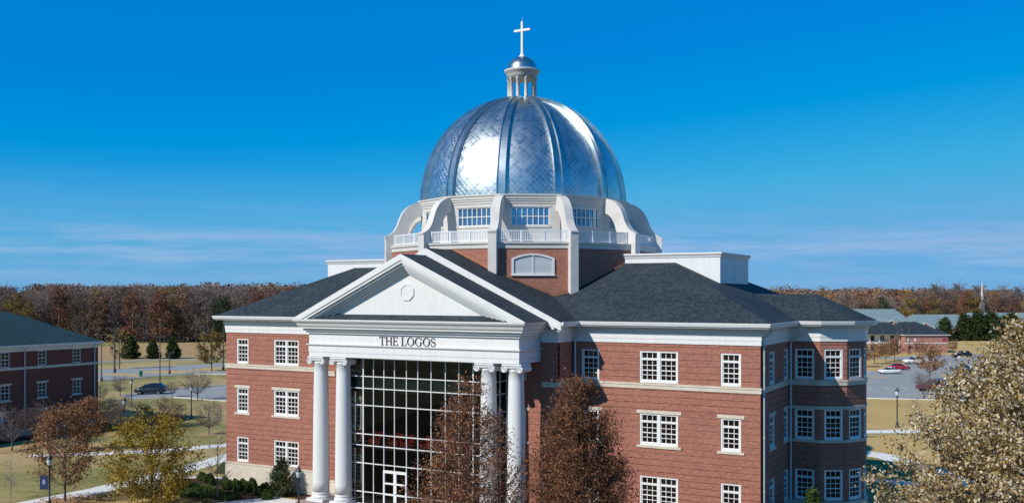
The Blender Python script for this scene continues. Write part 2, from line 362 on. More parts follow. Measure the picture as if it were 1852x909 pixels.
# planting beds
sheet('mulch_bed', [(-29.6, -.6), (-24.2, 2.6), (-23.6, -.02), (-10.3, -.02), (-10.3, -2.3), (-15.6, -1.5), (-19.0, -6.6), (-25.2, -5.3)], G+.016, M['mulch'])
sheet('ground_cover_bed', [(-28.6, -.8), (-25.4, -1.3), (-21.0, -3.0), (-18.2, -5.0), (-19.3, -6.3), (-25.0, -5.1)], G+.02, M['cover'])
sheet('mulch_bed', [(-32.6, 8.6), (-28.5, 3.2), (-24.2, 3.2), (-24.2, 13), (-31.5, 13)], G+.016, M['cover'])
sheet('mulch_bed', [(10.4, -.02), (23.4, -.02), (23.4, -1.8), (10.4, -2.6)], G+.016, M['mulch'])
sheet('mulch_bed', [(23.7, .2), (26.6, .2), (29.4, 8), (29.4, 16), (23.7, 22)], G+.016, M['mulch'])
sheet('mulch_bed', [(-66, -30), (-66, 22), (-63, 22), (-62.4, 12), (-62.8, -30)], G+.016, M['mulch'])
def disc(x, y, r): return [(x+r*math.cos(k*.5236)*(1+.12*math.sin(k*2.1+x)), y+r*math.sin(k*.5236)*(1+.1*math.cos(k*1.7+y))) for k in range(12)]
for x_, y_, r_ in ((-56.8, 2.0, 1.5), (-57.9, 6.9, 1.4), (-57.2, 16.0, 1.4), (-47.9, 21.2, 1.2), (-50.2, 6.2, 1.4), (-29.6, -11.6, 1.5), (-21.6, -9.8, 1.6), (-19.6, -4.9, .9), (26.4, 58.2, 1.1)):
    sheet('tree_ring', disc(x_, y_, r_), G+.024, M['dirt'])
# parking lots, roads and islands
sheet('parking_lot', [(-87.2, 43.0), (-95, 46.5), (-95.2, 55), (-91.9, 67.4), (-80, 78), (-66, 66), (-66, 50), (-74, 48.6), (-84, 48.6)], G+.008, M['asphalt'])
sheet('parking_lot', [(-146, 76), (-143.9, 81.8), (-141.1, 90.8), (-138.7, 100), (-136, 112), (-110, 140), (-70, 130), (-88, 98), (-108, 87), (-116.9, 83), (-119, 75.6), (-120.3, 62.8), (-128, 58)], G+.008, M['asphalt'])
sheet('road', ribbon([(-185, 86), (-168.3, 99.3), (-159.5, 111.3), (-149.4, 122), (-120, 152), (-60, 200)], [(-181, 82), (-164.5, 97.0), (-156, 108.6), (-146, 119.6), (-116.6, 149.4), (-57, 197)]), G+.008, M['asphalt'])
sheet('lot_island', [(-134.5, 72), (-133, 76.2), (-122.8, 76.4), (-122.4, 73.2)], G+.012, M['straw'])
sheet('lot_island', [(-133, 80), (-128.6, 88), (-120, 88.4), (-122, 80.6)], G+.012, M['straw'])
sheet('lot_island', [(-126.8, 90.4), (-128, 99), (-112, 100), (-113.5, 91)], G+.012, M['straw'])
sheet('dirt_field', [(-200, 80), (-224, 140), (-222, 160), (-214, 178), (-178, 156), (-151, 124), (-161, 112), (-170, 100)], G+.004, M['dirt'])
sheet('parking_lot', [(-30, 92), (14.2, 101.2), (36, 108), (80, 128), (70, 236), (26, 239), (8.4, 222), (4, 210), (-2, 170), (-40, 150)], G+.008, M['asphalt'])
sheet('lot_island', [(2.6, 144), (10.6, 146.4), (12.3, 145), (3.6, 142)], G+.012, M['straw'])
sheet('lot_island', [(1.5, 131.5), (9.6, 133.4), (10.4, 131.8), (2.6, 130)], G+.012, M['straw'])
sheet('lot_island', [(-6, 158), (6.8, 160), (9.6, 168), (9, 192), (5.6, 204), (-4, 200)], G+.012, M['straw'])
sheet('lot_verge', [(-40, 212), (4, 212), (9, 224), (27, 241), (60, 240), (60, 330), (-40, 330)], G+.012, M['straw'])
sheet('road', ribbon([(-40, 204.5), (0, 206), (10, 226), (27, 243)], [(-40, 200.5), (2, 202), (12, 222), (29, 239.4)]), G+.016, M['asphalt'])
lm = MB()
for k in range(11):
    x0 = 12.5 + k*2.75; lm.quad((x0, 117 + k*1.1, G+.016), (x0+.12, 117 + k*1.1, G+.016), (x0-1.6, 122.2 + k*1.1, G+.016), (x0-1.72, 122.2 + k*1.1, G+.016))
for k in range(10):
    x0 = 10 + k*2.75; lm.quad((x0, 166 + k*1.1, G+.016), (x0+.12, 166 + k*1.1, G+.016), (x0-1.6, 171.2 + k*1.1, G+.016), (x0-1.72, 171.2 + k*1.1, G+.016))
tag(lm.build('lot_markings', M['paint_line']), kind='structure')
def kerb(pts, closed=False):
    k_ = MB(); k_.sweep(pts, [(-.08, G), (.08, G), (.08, G+.13), (-.08, G+.13)], closed); return tag(k_.build('kerb', M['concrete']), kind='structure')
kerb([(-20, 91.9), (14.2, 100.9), (36, 107.7), (80, 127.6)])
kerb([(-87.2, 43.3), (-84, 48.2), (-74, 48.2), (-66, 49.6)])
kerb([(-66, 66.4), (-80, 78.4), (-92.1, 67.4), (-95.4, 55)])
kerb([(-128, 57.8), (-120.0, 62.6), (-118.7, 75.6), (-116.6, 82.6), (-108, 86.6), (-88, 97.6)])

# ------------------------------------------------------------------ the college hall
hall = empty('college_hall', (0, 0, 0), 0, 'large red brick college hall with white columned portico and silver ribbed dome', 'building')
W = 23.58; CX = -0.17
ZT = {3: 12.46, 2: 8.19, 1: 3.92}; ZB = {3: 10.30, 2: 6.03, 1: 1.76}
def wall_mesh(mb, x0, x1, z0, z1, openings, thick=.35, groove=True, pitch=.427, phase=1.70, gz=.056, gd=.036):
    """upright wall in the XZ plane at y=0 with real openings and recessed courses"""
    zs = {z0, z1}
    for a, b, c, d in openings: zs |= {c, d}
    gr = []
    if groove:
        k = 0
        while True:
            g0 = phase + .36 + k*pitch
            if g0 + gz > z1: break
            if g0 > z0: zs |= {g0, g0+gz}; gr.append((g0, g0+gz))
            k += 1
    zs = sorted(zs)
    for a, b in zip(zs, zs[1:]):
        if b-a < 1e-5: continue
        zm = (a+b)/2; dy = gd if any(p < zm < q for p, q in gr) else 0
        cuts = [(x0, x1)]
        for oa, ob, oc, od in openings:
            if oc < zm < od:
                nc = []
                for p, q in cuts:
                    if ob <= p or oa >= q: nc.append((p, q)); continue
                    if oa > p: nc.append((p, oa))
                    if ob < q: nc.append((ob, q))
                cuts = nc
        for p, q in cuts:
            if q-p > 1e-4: mb.box(p, q, dy, thick, a, b)
# windows: prototypes centred on x=0, bottom at z=0, outside towards -y
def window_meshes(w, h, double):
    fr = MB(); fw = .115; y0, y1 = .02, .14
    fr.box(-w/2, -w/2+fw, y0, y1, 0, h); fr.box(w/2-fw, w/2, y0, y1, 0, h)
    fr.box(-w/2+fw, w/2-fw, y0, y1, h-.11, h); fr.box(-w/2+fw, w/2-fw, y0-.03, y1, 0, .15)
    units = [(-w/2+fw, w/2-fw)] if not double else [(-w/2+fw, -.10), (.10, w/2-fw)]
    if double: fr.box(-.10, .10, y0, y1, .15, h-.11)
    pn = MB(); mt = .042
    for a, b in units:
        tz = h-.11-.37                                           # transom bar
        fr.box(a, b, y0+.02, y1, tz-.15, tz)
        fr.box(a, a+.06, y0+.05, y1, .15, tz-.15); fr.box(b-.06, b, y0+.05, y1, .15, tz-.15)   # sash stiles
        fr.box(a, a+.05, y0+.05, y1, tz, h-.11); fr.box(b-.05, b, y0+.05, y1, tz, h-.11)
        zb, zt = .15, tz-.15; zm = (zb+zt)/2
        fr.box(a+.06, b-.06, y0+.06, y1, zm-.035, zm+.035); fr.box(a+.06, b-.06, y0+.05, y1, zb, zb+.06)
        for zz in ((zb+.06+zm)/2, (zt+zm)/2): fr.box(a+.06, b-.06, y0+.07, y1-.02, zz-mt/2, zz+mt/2)
        for i in (1, 2):
            xx = a + (b-a)*i/3; fr.box(xx-mt/2, xx+mt/2, y0+.08, y1-.03, zb+.06, zt-.001); fr.box(xx-mt/2, xx+mt/2, y0+.08, y1-.03, tz+.001, h-.111)
    pn.quad((-w/2+.02, y1-.015, .05), (w/2-.02, y1-.015, .05), (w/2-.02, y1-.015, h-.05), (-w/2+.02, y1-.015, h-.05))
    return fr.mesh('window_frame', M['sash']), pn.mesh('window_pane', M['pane'])
WS, WDW, WH = 1.345, 2.74, 2.165
win_single = window_meshes(WS, WH, False); win_double = window_meshes(WDW, WH, True)
def stone_bar(w, d, z0, z1):
    return MB().box(-w/2, w/2, -d, .04, z0, z1).mesh('stone_bar', M['stone'])
bars = {}
def add_window(parent, P, rz, z, double=False, dressed=False, meshes=None, w=None):
    ms = meshes or (win_double if double else win_single); w = w or (WDW if double else WS)
    o = obj('window', ms[0], parent, (P[0], P[1], z), rz); obj('pane', ms[1], o)
    if dressed:
        if (w, 's') not in bars: bars[(w, 's')] = stone_bar(w+.46, .07, -.17, -.002); bars[(w, 'l')] = stone_bar(w+.46, .045, WH+.002, WH+.23)
        obj('sill', bars[(w, 's')], o); obj('lintel', bars[(w, 'l')], o)
    return o
XW = [(-21.63, 0), (-16.64, 1), (-11.55, 0), (11.553, 0), (16.64, 1), (21.63, 0)]
def openings_for(cs, rows=(1, 2, 3)):
    return [(c-(WDW if d else WS)/2, c+(WDW if d else WS)/2, ZB[r], ZT[r]) for c, d in cs for r in rows]
GL, GR, GY = -10.55, 10.2, -2.5                                  # the projecting gabled centre block
for side, x0, x1 in (('l', -W, GL), ('r', GR, W)):
    m_ = MB(); wall_mesh(m_, x0, x1, 1.70, 13.05, openings_for([c for c in XW if (c[0] < 0) == (side == 'l')]))
    m_.build('brick_wall', M['brick'], hall)
for c, d in XW:
    for r in (1, 2, 3): add_window(hall, (c, 0), 0, ZB[r], bool(d), r == 2)
def turned(mb, P, ang):
    return mb.xform(Matrix.Translation((P[0], P[1], 0)) @ Matrix.Rotation(ang, 4, 'Z'))
# side walls and the round bays at both ends
def dirv(a): return Vector((math.cos(R(a)), math.sin(R(a))))
bay = [Vector((W, 7.87))]
for a, L in ((2, 2.14), (32, 1.93), (62, 1.86), (92, 1.55)): bay.append(bay[-1] + dirv(a)*L)
YM = (bay[3].y + bay[4].y)/2
bay = bay[:5] + [Vector((p.x, 2*YM-p.y)) for p in (bay[2], bay[1], bay[0])]
DEPTH = 2*YM
def facet(p, q, ops, z0=1.70, z1=13.05):
    L = (q-p).length; m_ = MB(); wall_mesh(m_, .058 if abs(p.y) < 1e-6 else 0, L-.058 if abs(q.y) < 1e-6 else L, z0, z1, [(a, b, c, d) for a, b, c, d in ops])
    turned(m_, p, math.atan2((q-p).y, (q-p).x)); return m_
for mirror in (False, True):
    T = (lambda p: Vector((-p.x, p.y))) if mirror else (lambda p: p)
    # plain stretches of the side wall
    segs = [(Vector((W, 0)), bay[0], [3.0, 7.0])] + [(bay[i], bay[i+1], [((bay[i+1]-bay[i]).length)/2]) for i in range(len(bay)-1)] + [(bay[-1], Vector((W, DEPTH)), [7.87-7.0, 7.87-3.0])]
    for p, q, cs in segs:
        if mirror: p, q, cs = T(q), T(p), [(q-p).length-c for c in cs]
        L = (q-p).length; ang = math.atan2((q-p).y, (q-p).x); ops = []
        for c in cs:
            for r in (1, 2, 3): ops.append((c-WS/2, c+WS/2, ZB[r], ZT[r]))
        facet(p, q, ops).build('brick_wall', M['brick'], hall)
        if not mirror and p.y < YM:
            for c in cs:
                for r in (1, 2, 3):
                    P = p + (q-p)*(c/L); add_window(hall, P, ang, ZB[r], False, r == 2 and (p.x == q.x))
MB().box(-W, W, DEPTH-.35, DEPTH, 0, 13.05).build('brick_wall', M['brick'], hall)
# plan outlines (outside on the right hand)
bayL = [Vector((-p.x, p.y)) for p in reversed(bay)]
loop = [(9.0, GY), (GR, GY), (GR, 0), (W, 0)] + [tuple(p) for p in bay] + [(W, DEPTH), (-W, DEPTH)] + [tuple(p) for p in bayL] + [(-W, 0), (GL, 0), (GL, GY), (-9.3, GY)]
belt = MB().sweep(loop, [(-.05, 9.89), (.05, 9.89), (.05, 10.12), (.085, 10.14), (.085, 10.26), (-.05, 10.27)]); belt.build('belt_course', M['stone'], hall)
MB().sweep(loop, [(-.3, G-.2), (.06, G-.2), (.06, 1.52), (.10, 1.55), (.10, 1.68), (-.3, 1.705)]).build('stone_base', M['stone'], hall)
MB().sweep(loop, [(-.1, 13.0), (.06, 13.0), (.06, 13.28), (.085, 13.30), (.085, 13.56), (.11, 13.58), (.11, 13.76), (.17, 13.85), (.17, 13.93), (-.1, 13.93)]).build('frieze', M['white'], hall)
gut = [(-.1, 13.94), (.12, 13.94), (.16, 14.10), (.70, 14.10), (.70, 14.17), (.80, 14.20), (.86, 14.40), (.86, 14.45), (.78, 14.45), (.70, 14.41), (-.1, 14.41)]
MB().sweep([(GR, -3.33), (GR, 0), (W, 0)] + [tuple(p) for p in bay] + [(W, DEPTH), (-W, DEPTH)] + [tuple(p) for p in bayL] + [(-W, 0), (GL, 0), (GL, -3.33)], gut).build('gutter', M['white'], hall)
# stone bands that run round the bay
for z0, z1 in ((8.19, 8.42), (5.84, 6.03)):
    MB().sweep([tuple(p) for p in bay], [(-.05, z0+.002), (.06, z0+.002), (.06, z1-.002), (-.05, z1-.002)]).build('stone_band', M['stone'], hall)
# main roof
EX, EY, ZE = W+.78, -.78, 14.42
RL, RR, RY0, RY1, ZR = -15.75, 14.95, 8.15, DEPTH-8.15, 18.75
rf = MB()
rf.quad((-EX, EY, ZE), (EX, EY, ZE), (RR, RY0, ZR), (RL, RY0, ZR)); rf.quad((EX, EY, ZE), (EX, DEPTH-EY, ZE), (RR, RY1, ZR), (RR, RY0, ZR))
rf.quad((EX, DEPTH-EY, ZE), (-EX, DEPTH-EY, ZE), (RL, RY1, ZR), (RR, RY1, ZR)); rf.quad((-EX, DEPTH-EY, ZE), (-EX, EY, ZE), (RL, RY0, ZR), (RL, RY1, ZR))
rf.quad((RL, RY0, ZR), (RR, RY0, ZR), (RR, RY1, ZR), (RL, RY1, ZR))
rf.build('main_roof', M['shingle'], hall)
def offset(path, o):
    out = []
    for i in range(1, len(path)-1):
        d1 = (path[i]-path[i-1]).normalized(); d2 = (path[i+1]-path[i]).normalized()
        n1 = Vector((d1.y, -d1.x)); n2 = Vector((d2.y, -d2.x)); out.append(path[i] + (n1+n2)/(1+n1.dot(n2))*o)
    return out
eb = offset([Vector((W, 0))] + bay + [Vector((W, DEPTH))], .78)
for sgn in (1, -1):
    b_ = MB(); A = (sgn*24.74, YM, 16.36); B = (sgn*19.8, YM, 16.36); pts = [(sgn*p.x, p.y, ZE) for p in eb]
    b_.quad(pts[0], pts[1], A, B); b_.quad(pts[-2], pts[-1], B, A)
    for i in range(1, len(pts)-2): b_.quad(pts[i], pts[i+1], A)
    b_.build('bay_roof', M['shingle'], hall)
# white penthouse behind the ridge
pb = MB(); PX0, PX1, PY0, PY1 = -18.95, 18.42, 8.2, 15.9
pb.slab([(PX0, PY0), (PX1, PY0), (PX1, PY1), (PX0, PY1)], 14.6, 19.25); pb.build('penthouse', M['stucco'], hall)
MB().sweep([(PX0, PY0), (PX1, PY0), (PX1, PY1), (PX0, PY1)], [(-.2, 19.13), (.05, 19.13), (.08, 19.25), (.17, 19.36), (.17, 19.48), (-.2, 19.5)], True).build('penthouse_coping', M['white'], hall)
def arch_poly(w, h, rise, n=8):
    pts = [(-w/2, 0), (w/2, 0)]
    for i in range(n+1):
        t = -1+2*i/n; x_ = -t*w/2; pts.append((x_, h-rise+rise*math.sqrt(max(0, 1-t*t)) if rise >= w/2 else h-rise+rise*(1-t*t)))
    return pts
v_ = MB().prism(arch_poly(.62, 1.35, .31), -.03, .02); turned(v_, (PX1, 12.2), R(90)); v_.xform(Matrix.Translation((0, 0, 17.3))); v_.build('vent', M['louvre'], hall)
# ---- gabled centre block
gw = MB()
BX0, BX1, BY = -6.5, 6.18, -4.5                                  # glazed lobby box
gops = [(c-WS/2, c+WS/2, ZB[r], ZT[r]) for c in (7.07,) for r in (1, 2, 3)] + [(-7.41-WS/2, -7.41+WS/2, ZB[r], ZT[r]) for r in (1, 2, 3)] + [(BX0, BX1, .7, 11.55)]
gw2 = MB(); wall_mesh(gw2, GL, GR, 1.70, 13.05, gops); gw2.xform(Matrix.Translation((0, GY, 0))); gw2.build('brick_wall', M['brick'], hall)
for c in (7.07, -7.41):
    for r in (1, 2, 3): add_window(hall, (c, GY), 0, ZB[r], False, r == 2)
for sx, ang, px_ in ((GR, 90, GR), (GL, -90, GL)):
    m_ = MB(); wall_mesh(m_, .058, 2.442, 1.70, 13.05, []); turned(m_, (px_, GY if sx > 0 else 0), R(ang)); m_.build('brick_wall', M['brick'], hall)
GZA, GZE, GH = 19.74, 14.42, 11.05                               # apex, eave, half width at the eave
gs = (GZA-GZE)/GH
def chevron(cx, za, half, slope, t0, t1, zclip=None):
    """band between vertical depths t0 and t1 under a gable line"""
    top = [(cx-half, za-half*slope-t0), (cx, za-t0), (cx+half, za-half*slope-t0)]
    return top + [(cx+half, za-half*slope-t1), (cx, za-t1), (cx-half, za-half*slope-t1)]
g_ = MB()
for s in (-1, 1): g_.quad((CX, -3.35, GZA), (CX+s*GH, -3.35, GZE), (CX+s*GH, 9.5, GZE), (CX, 9.5, GZA))
g_.build('gable_roof', M['shingle'], hall)
g_ = MB(); g_.prism(chevron(CX, GZA-.01, GH, gs, 0, .56), -3.37, -3.1); g_.prism(chevron(CX, GZA-.01, GH-.25, gs, .3, .8), -3.099, -2.4); g_.build('gable_rake', M['white'], hall)
g_ = MB(); g_.prism([(GL+.02, 13.04), (GR-.02, 13.04), (GR-.02, 14.6), (CX, GZA-.3), (GL+.02, 14.6)], GY+.02, GY+.3); g_.build('gable_wall', M['white'], hall)
for s in (-1, 1):
    r_ = MB(); xo = CX+s*GH; r_.box(min(xo, xo-s*.95), max(xo, xo-s*.95), -3.34, -2.45, 14.1, 14.41); r_.build('cornice_return', M['white'], hall)
# ---- portico
PF, PHW = -5.6, 9.08                                             # entablature face and half width
px0, px1 = CX-PHW-.05, CX+PHW-.05
ppath = [(px0, GY), (px0, PF), (px1, PF), (px1, GY)]
pp = [(x_, y_) for x_, y_ in ppath]
MB().sweep(pp, [(-1.1, 11.66), (0, 11.66), (0, 11.98), (.03, 12.0), (.03, 12.42), (.06, 12.45), (.16, 12.55), (.16, 12.61), (-1.1, 12.62)]).build('architrave', M['white'], hall)
MB().sweep(pp, [(-1.1, 12.62), (0, 12.62), (0, 13.34), (-1.1, 13.34)]).build('portico_frieze', M['white'], hall)
MB().sweep(pp, [(-1.1, 13.34), (.01, 13.34), (.01, 13.40), (.15, 13.41), (.15, 13.56), (.17, 13.58), (.31, 13.59), (.31, 13.76), (.50, 13.77), (.51, 13.86), (.62, 13.97), (.70, 14.15), (.84, 14.28), (.90, 14.39), (.90, 14.47), (-1.1, 14.47)]).build('cornice', M['white'], hall)
MB().box(px0+1.0, px1-1.0, PF+1.05, GY, 11.9, 12.02).build('portico_ceiling', M['white'], hall)
PZA, PY = 19.20, -6.50
PGH = PHW+.98; ps = (PZA-14.47)/PGH
r_ = MB()
for s in (-1, 1): r_.quad((CX, PY, PZA), (CX+s*PGH, PY, 14.47), (CX+s*PGH, GY+.2, 14.47), (CX, GY+.2, PZA))
r_.build('portico_roof', M['shingle'], hall)
def rake(t0, t1, y0, y1, parent):
    zc = 14.475
    def xat(t): return (PZA-t-zc)/ps
    a, b = xat(t0), xat(t1)
    return MB().prism([(CX-a, zc), (CX, PZA-t0), (CX+a, zc), (CX+b, zc), (CX, PZA-t1), (CX-b, zc)], y0, y1)
rk = rake(.004, .44, PY-.02, PY+.3, hall)
for t0, t1, y0 in ((.44, .64, PY+.05), (.64, .82, PY+.20), (.82, .99, PY+.37), (.99, 1.15, PY+.54), (1.15, 1.31, PY+.71)):
    q = rake(t0, t1, y0, PF+.5, hall); rk.add(q.v, q.f)
rk.build('raking_cornice', M['white'], hall)
a = (PZA-1.27-14.47)/ps
ty = MB().prism([(CX-a, 14.475), (CX+a, 14.475), (CX, PZA-1.27)], PF+.02, PF+.5).build('tympanum', M['white'], hall)
def ngon_ring(cx, cz, r0, r1, y0, y1, n=8):
    m_ = MB(); 
    for i in range(n):
        t0 = 2*math.pi*(i+.5)/n; t1 = 2*math.pi*(i+1.5)/n
        m_.prism([(cx+r0*math.cos(t0), cz+r0*math.sin(t0)), (cx+r1*math.cos(t0), cz+r1*math.sin(t0)), (cx+r1*math.cos(t1), cz+r1*math.sin(t1)), (cx+r0*math.cos(t1), cz+r0*math.sin(t1))], y0, y1)
    return m_
oc = ngon_ring(CX-.1, 16.5, .50, .66, PF-.05, PF+.02); oc.prism([(CX-.1+.5*math.cos(2*math.pi*(i+.5)/8), 16.5+.5*math.sin(2*math.pi*(i+.5)/8)) for i in range(8)], PF-.015, PF+.03)
oc.build('octagonal_vent', M['white_plain'], hall)
pr = MB(); pr.add([(px0-.86, PY+.04, 14.475), (px1+.86, PY+.04, 14.475), (px1-.9, PF+.03, 14.86), (px0+.9, PF+.03, 14.86), (px0-.86, PF+.03, 14.475), (px1+.86, PF+.03, 14.475)], [(0, 1, 2, 3), (0, 3, 4), (1, 5, 2), (3, 2, 5, 4)])
pr.build('pent_roof', M['shingle'], hall)
# lettering
def letters():
    m_ = MB(); D0, D1 = PF-.045, PF-.002; glyphs = []
    TK, TN, SF = .115, .05, .045
    def bar(x, w, z0, z1): m_.box(x, x+w, D0, D1, z0, z1)
    def curve(cx, cz, rx, rz, a0, a1, thick, n=26):
        for i in range(n):
            q = []
            for k in (0, 1):
                t = R(a0 + (a1-a0)*(i+k)/n); th_ = thick(t)
                q.append(((cx+(rx-th_)*math.cos(t), cz+(rz-min(th_, .07))*math.sin(t)), (cx+rx*math.cos(t), cz+rz*math.sin(t))))
            m_.prism([q[0][0], q[0][1], q[1][1], q[1][0]], D0, D1)
    th_o = lambda t: TN+(TK-TN+.02)*abs(math.cos(t))
    def T(x): bar(x, .74, .95, 1.0); bar(x, .05, .78, .95); bar(x+.69, .05, .78, .95); bar(x+.30, TK, .045, .95); bar(x+.20, .34, 0, .045); return .74
    def H(x):
        for dx in (0, .56): bar(x+.08+dx, TK, .045, .955); bar(x+dx, .30, 0, .045); bar(x+dx, .30, .955, 1)
        bar(x+.215, .43, .49, .545); return .86
    def E(x):
        bar(x+.08, TK, .045, .955); bar(x, .66, 0, .045); bar(x, .63, .955, 1); bar(x+.215, .27, .49, .545); bar(x+.46, .045, .40, .635)
        bar(x+.61, .05, .045, .24); bar(x+.58, .05, .78, .955); return .68
    def L(x): bar(x+.08, TK, .045, .955); bar(x, .30, .955, 1); bar(x, .64, 0, .045); bar(x+.59, .05, .045, .27); return .66
    def O(x): curve(x+.45, .5, .45, .52, 0, 360, th_o, 40); return .92
    def Gl(x): curve(x+.45, .5, .45, .52, 38, 322, th_o, 32); bar(x+.68, .12, .06, .42); bar(x+.58, .30, .42, .465); bar(x+.79, .04, .70, .98); return .92
    def S(x):
        pts = []
        for i in range(41):
            t = i/40
            if t < .5: a_ = R(35 + 235*(t/.5)); pts.append((x+.29+.23*math.cos(a_), .745+.235*math.sin(a_), t))
            else: a_ = R(90 - 235*((t-.5)/.5)); pts.append((x+.29+.26*math.cos(a_), .255+.255*math.sin(a_), t))
        for i in range(40):
            (xa, za, ta), (xb, zb, tb) = pts[i], pts[i+1]; d = Vector((xb-xa, zb-za))
            if d.length < 1e-6: continue
            d.normalize(); n_ = Vector((-d.y, d.x)); wv = .032+.042*math.exp(-((ta-.5)/.16)**2)
            m_.prism([(xa-n_.x*wv, za-n_.y*wv), (xa+n_.x*wv, za+n_.y*wv), (xb+n_.x*wv, zb+n_.y*wv), (xb-n_.x*wv, zb-n_.y*wv)], D0, D1)
        bar(x+.49, .04, .72, .95); bar(x+.03, .04, .05, .3); return .58
    x = 0
    for ch in 'THE LOGOS':
        if ch == ' ': x += .34; continue
        m_.v, m_.f, m_.m, m_.sm = [], [], [], []
        x += {'T': T, 'H': H, 'E': E, 'L': L, 'O': O, 'G': Gl, 'S': S}[ch](x) + .075
        g_ = MB(); g_.add(m_.v, m_.f); glyphs.append(g_)
    return glyphs, x-.075
lt, lw = letters(); LH = .60; SX = 4.86/lw
for g_ in lt:
    g_.v = [(CX-.07-2.43+p[0]*SX, p[1], 12.63+.03+p[2]*LH) for p in g_.v]; g_.build('letter', M['letter'], hall)
# columns
def ionic():
    m_ = MB(); n = 28
    prof = [(.66, .23), (.72, .28), (.73, .36), (.69, .42), (.63, .46), (.63, .50), (.67, .54), (.67, .60), (.635, .66), (.635, .70)]
    H0, H1 = .70, 10.42
    for i in range(15):
        t = i/14; prof.append((.635-.115*t**1.7, H0+(H1-H0)*t))
    prof += [(.545, 10.44), (.545, 10.50), (.52, 10.52), (.52, 10.62), (.60, 10.70)]
    m_.lathe(prof, n=n); sh = m_.mesh('column', M['column'])
    pl = MB().box(-.78, .78, -.78, .78, 0, .23).mesh('plinth', M['white'])
    c = MB(); zc = 10.60
    for s in (-1, 1):
        c.tube((s*.60, -.62, zc), (s*.60, .62, zc), .235, n=20); 
        for yy in (-.62, .62):
            sg = -1 if yy < 0 else 1
            for r0, r1 in ((.235, .185), (.13, .09)):
                for i in range(16):
                    t0 = 2*math.pi*i/16; t1 = 2*math.pi*(i+1)/16
                    y0_, y1_ = sorted((yy+sg*.002, yy+sg*.045))
                    c.prism([(s*.60+r0*math.cos(t0), zc+r0*math.sin(t0)), (s*.60+r0*math.cos(t1), zc+r0*math.sin(t1)), (s*.60+r1*math.cos(t1), zc+r1*math.sin(t1)), (s*.60+r1*math.cos(t0), zc+r1*math.sin(t0))], y0_, y1_)
            c.tube((s*.60, yy, zc), (s*.60, yy+sg*.05, zc), .05, n=10)
    c.box(-.60, .60, -.60, .60, 10.63, 10.80); c.box(-.62, .62, -.645, .645, 10.715, 10.815); c.box(-.74, .74, -.70, .70, 10.82, 10.935)
    return sh, pl, c.mesh('capital', M['white'])
sh, pl, cp = ionic()
for xx in (-8.48, -6.32, 6.32, 8.48):
    o = obj('column', sh, hall, (CX+xx, PF+.62, .70)); obj('plinth', pl, o); obj('capital', cp, o)
tr = MB(); tr.slab([(px0-.7, GY), (px1+.7, GY), (px1+.7, PF-.75), (px0-.7, PF-.75)][::-1], G, .69)
for k in range(6): tr.slab([(px0+1.8, PF-.75), (px1-1.8, PF-.75), (px1-1.8, PF-1.1-.33*k), (px0+1.8, PF-1.1-.33*k)][::-1], G, .52-.17*k) if .52-.17*k > G+.05 else None
tr.build('terrace', M['paver'], hall)
# ---- glazed lobby
mull = MB(); HZ = [11.55, 10.22, 9.33, 8.06, 5.92, 5.08, 3.75, 1.62, .72]
VX = [BX0+.06, -4.98, -4.03, -3.07, -2.12, -1.05, -.05, 1.10, 2.32, 3.45, 4.63, BX1-.06]
for i, vx in enumerate(VX):
    w = .10 if i in (1, 10, 0, 11) else .05
    mull.box(vx-w/2, vx+w/2, BY-.06, BY+.06, .70, 11.6)
for z in HZ: mull.box(BX0, BX1, BY-.052, BY+.05, z-.032, z+.032)
for sx in (BX0, BX1):
    for yy in (BY+1.0, GY-.03): mull.box(sx-.05, sx+.05, yy-.05, yy+.05, .70, 11.6)
    for z in HZ: mull.box(sx-.04, sx+.04, BY+.06, GY, z-.034, z+.034)
cw = mull.build('curtain_wall', M['sash'], hall)
gl = MB()
gl.quad((BX0, BY, .7), (BX1, BY, .7), (BX1, BY, 11.6), (BX0, BY, 11.6))
for sx in (BX0, BX1): gl.quad((sx, BY, .7), (sx, GY, .7), (sx, GY, 11.6), (sx, BY, 11.6))
gl.build('glazing', M['clear'], cw)
MB().box(BX0+.1, BX1-.1, BY+.07, BY+.10, 9.36, 10.2).build('spandrel_panel', M['spandrel'], cw)
dr = MB(); DX0, DX1, DZ = -3.12, -1.0, 3.36
for a, b in ((DX0, DX0+.13), (DX1-.13, DX1), ((DX0+DX1)/2-.13, (DX0+DX1)/2+.13)): dr.box(a, b, BY-.085, BY+.07, .70, DZ)
dr.box(DX0, DX1, BY-.08, BY+.07, DZ-.18, DZ+.02); dr.box(DX0, DX1, BY-.08, BY+.07, .70, .92)
for zz in (1.62, 2.42): dr.box(DX0, DX1, BY-.075, BY+.06, zz-.06, zz+.06)
dr.build('entrance_door', M['sash'], cw)
# lobby interior
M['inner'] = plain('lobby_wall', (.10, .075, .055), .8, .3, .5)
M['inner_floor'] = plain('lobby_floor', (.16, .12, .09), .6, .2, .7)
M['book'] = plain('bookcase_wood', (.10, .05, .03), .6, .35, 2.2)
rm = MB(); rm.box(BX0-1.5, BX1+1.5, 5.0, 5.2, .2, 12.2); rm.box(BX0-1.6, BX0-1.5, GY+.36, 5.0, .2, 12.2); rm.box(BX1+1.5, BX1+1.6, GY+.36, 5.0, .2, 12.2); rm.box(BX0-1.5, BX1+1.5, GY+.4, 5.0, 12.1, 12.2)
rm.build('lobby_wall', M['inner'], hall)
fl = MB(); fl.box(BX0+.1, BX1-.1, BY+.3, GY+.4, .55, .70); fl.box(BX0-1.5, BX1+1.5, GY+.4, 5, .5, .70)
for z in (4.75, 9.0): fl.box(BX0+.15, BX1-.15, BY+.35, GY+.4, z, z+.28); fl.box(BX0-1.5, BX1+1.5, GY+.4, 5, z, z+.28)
fl.build('lobby_floor', M['inner_floor'], hall)
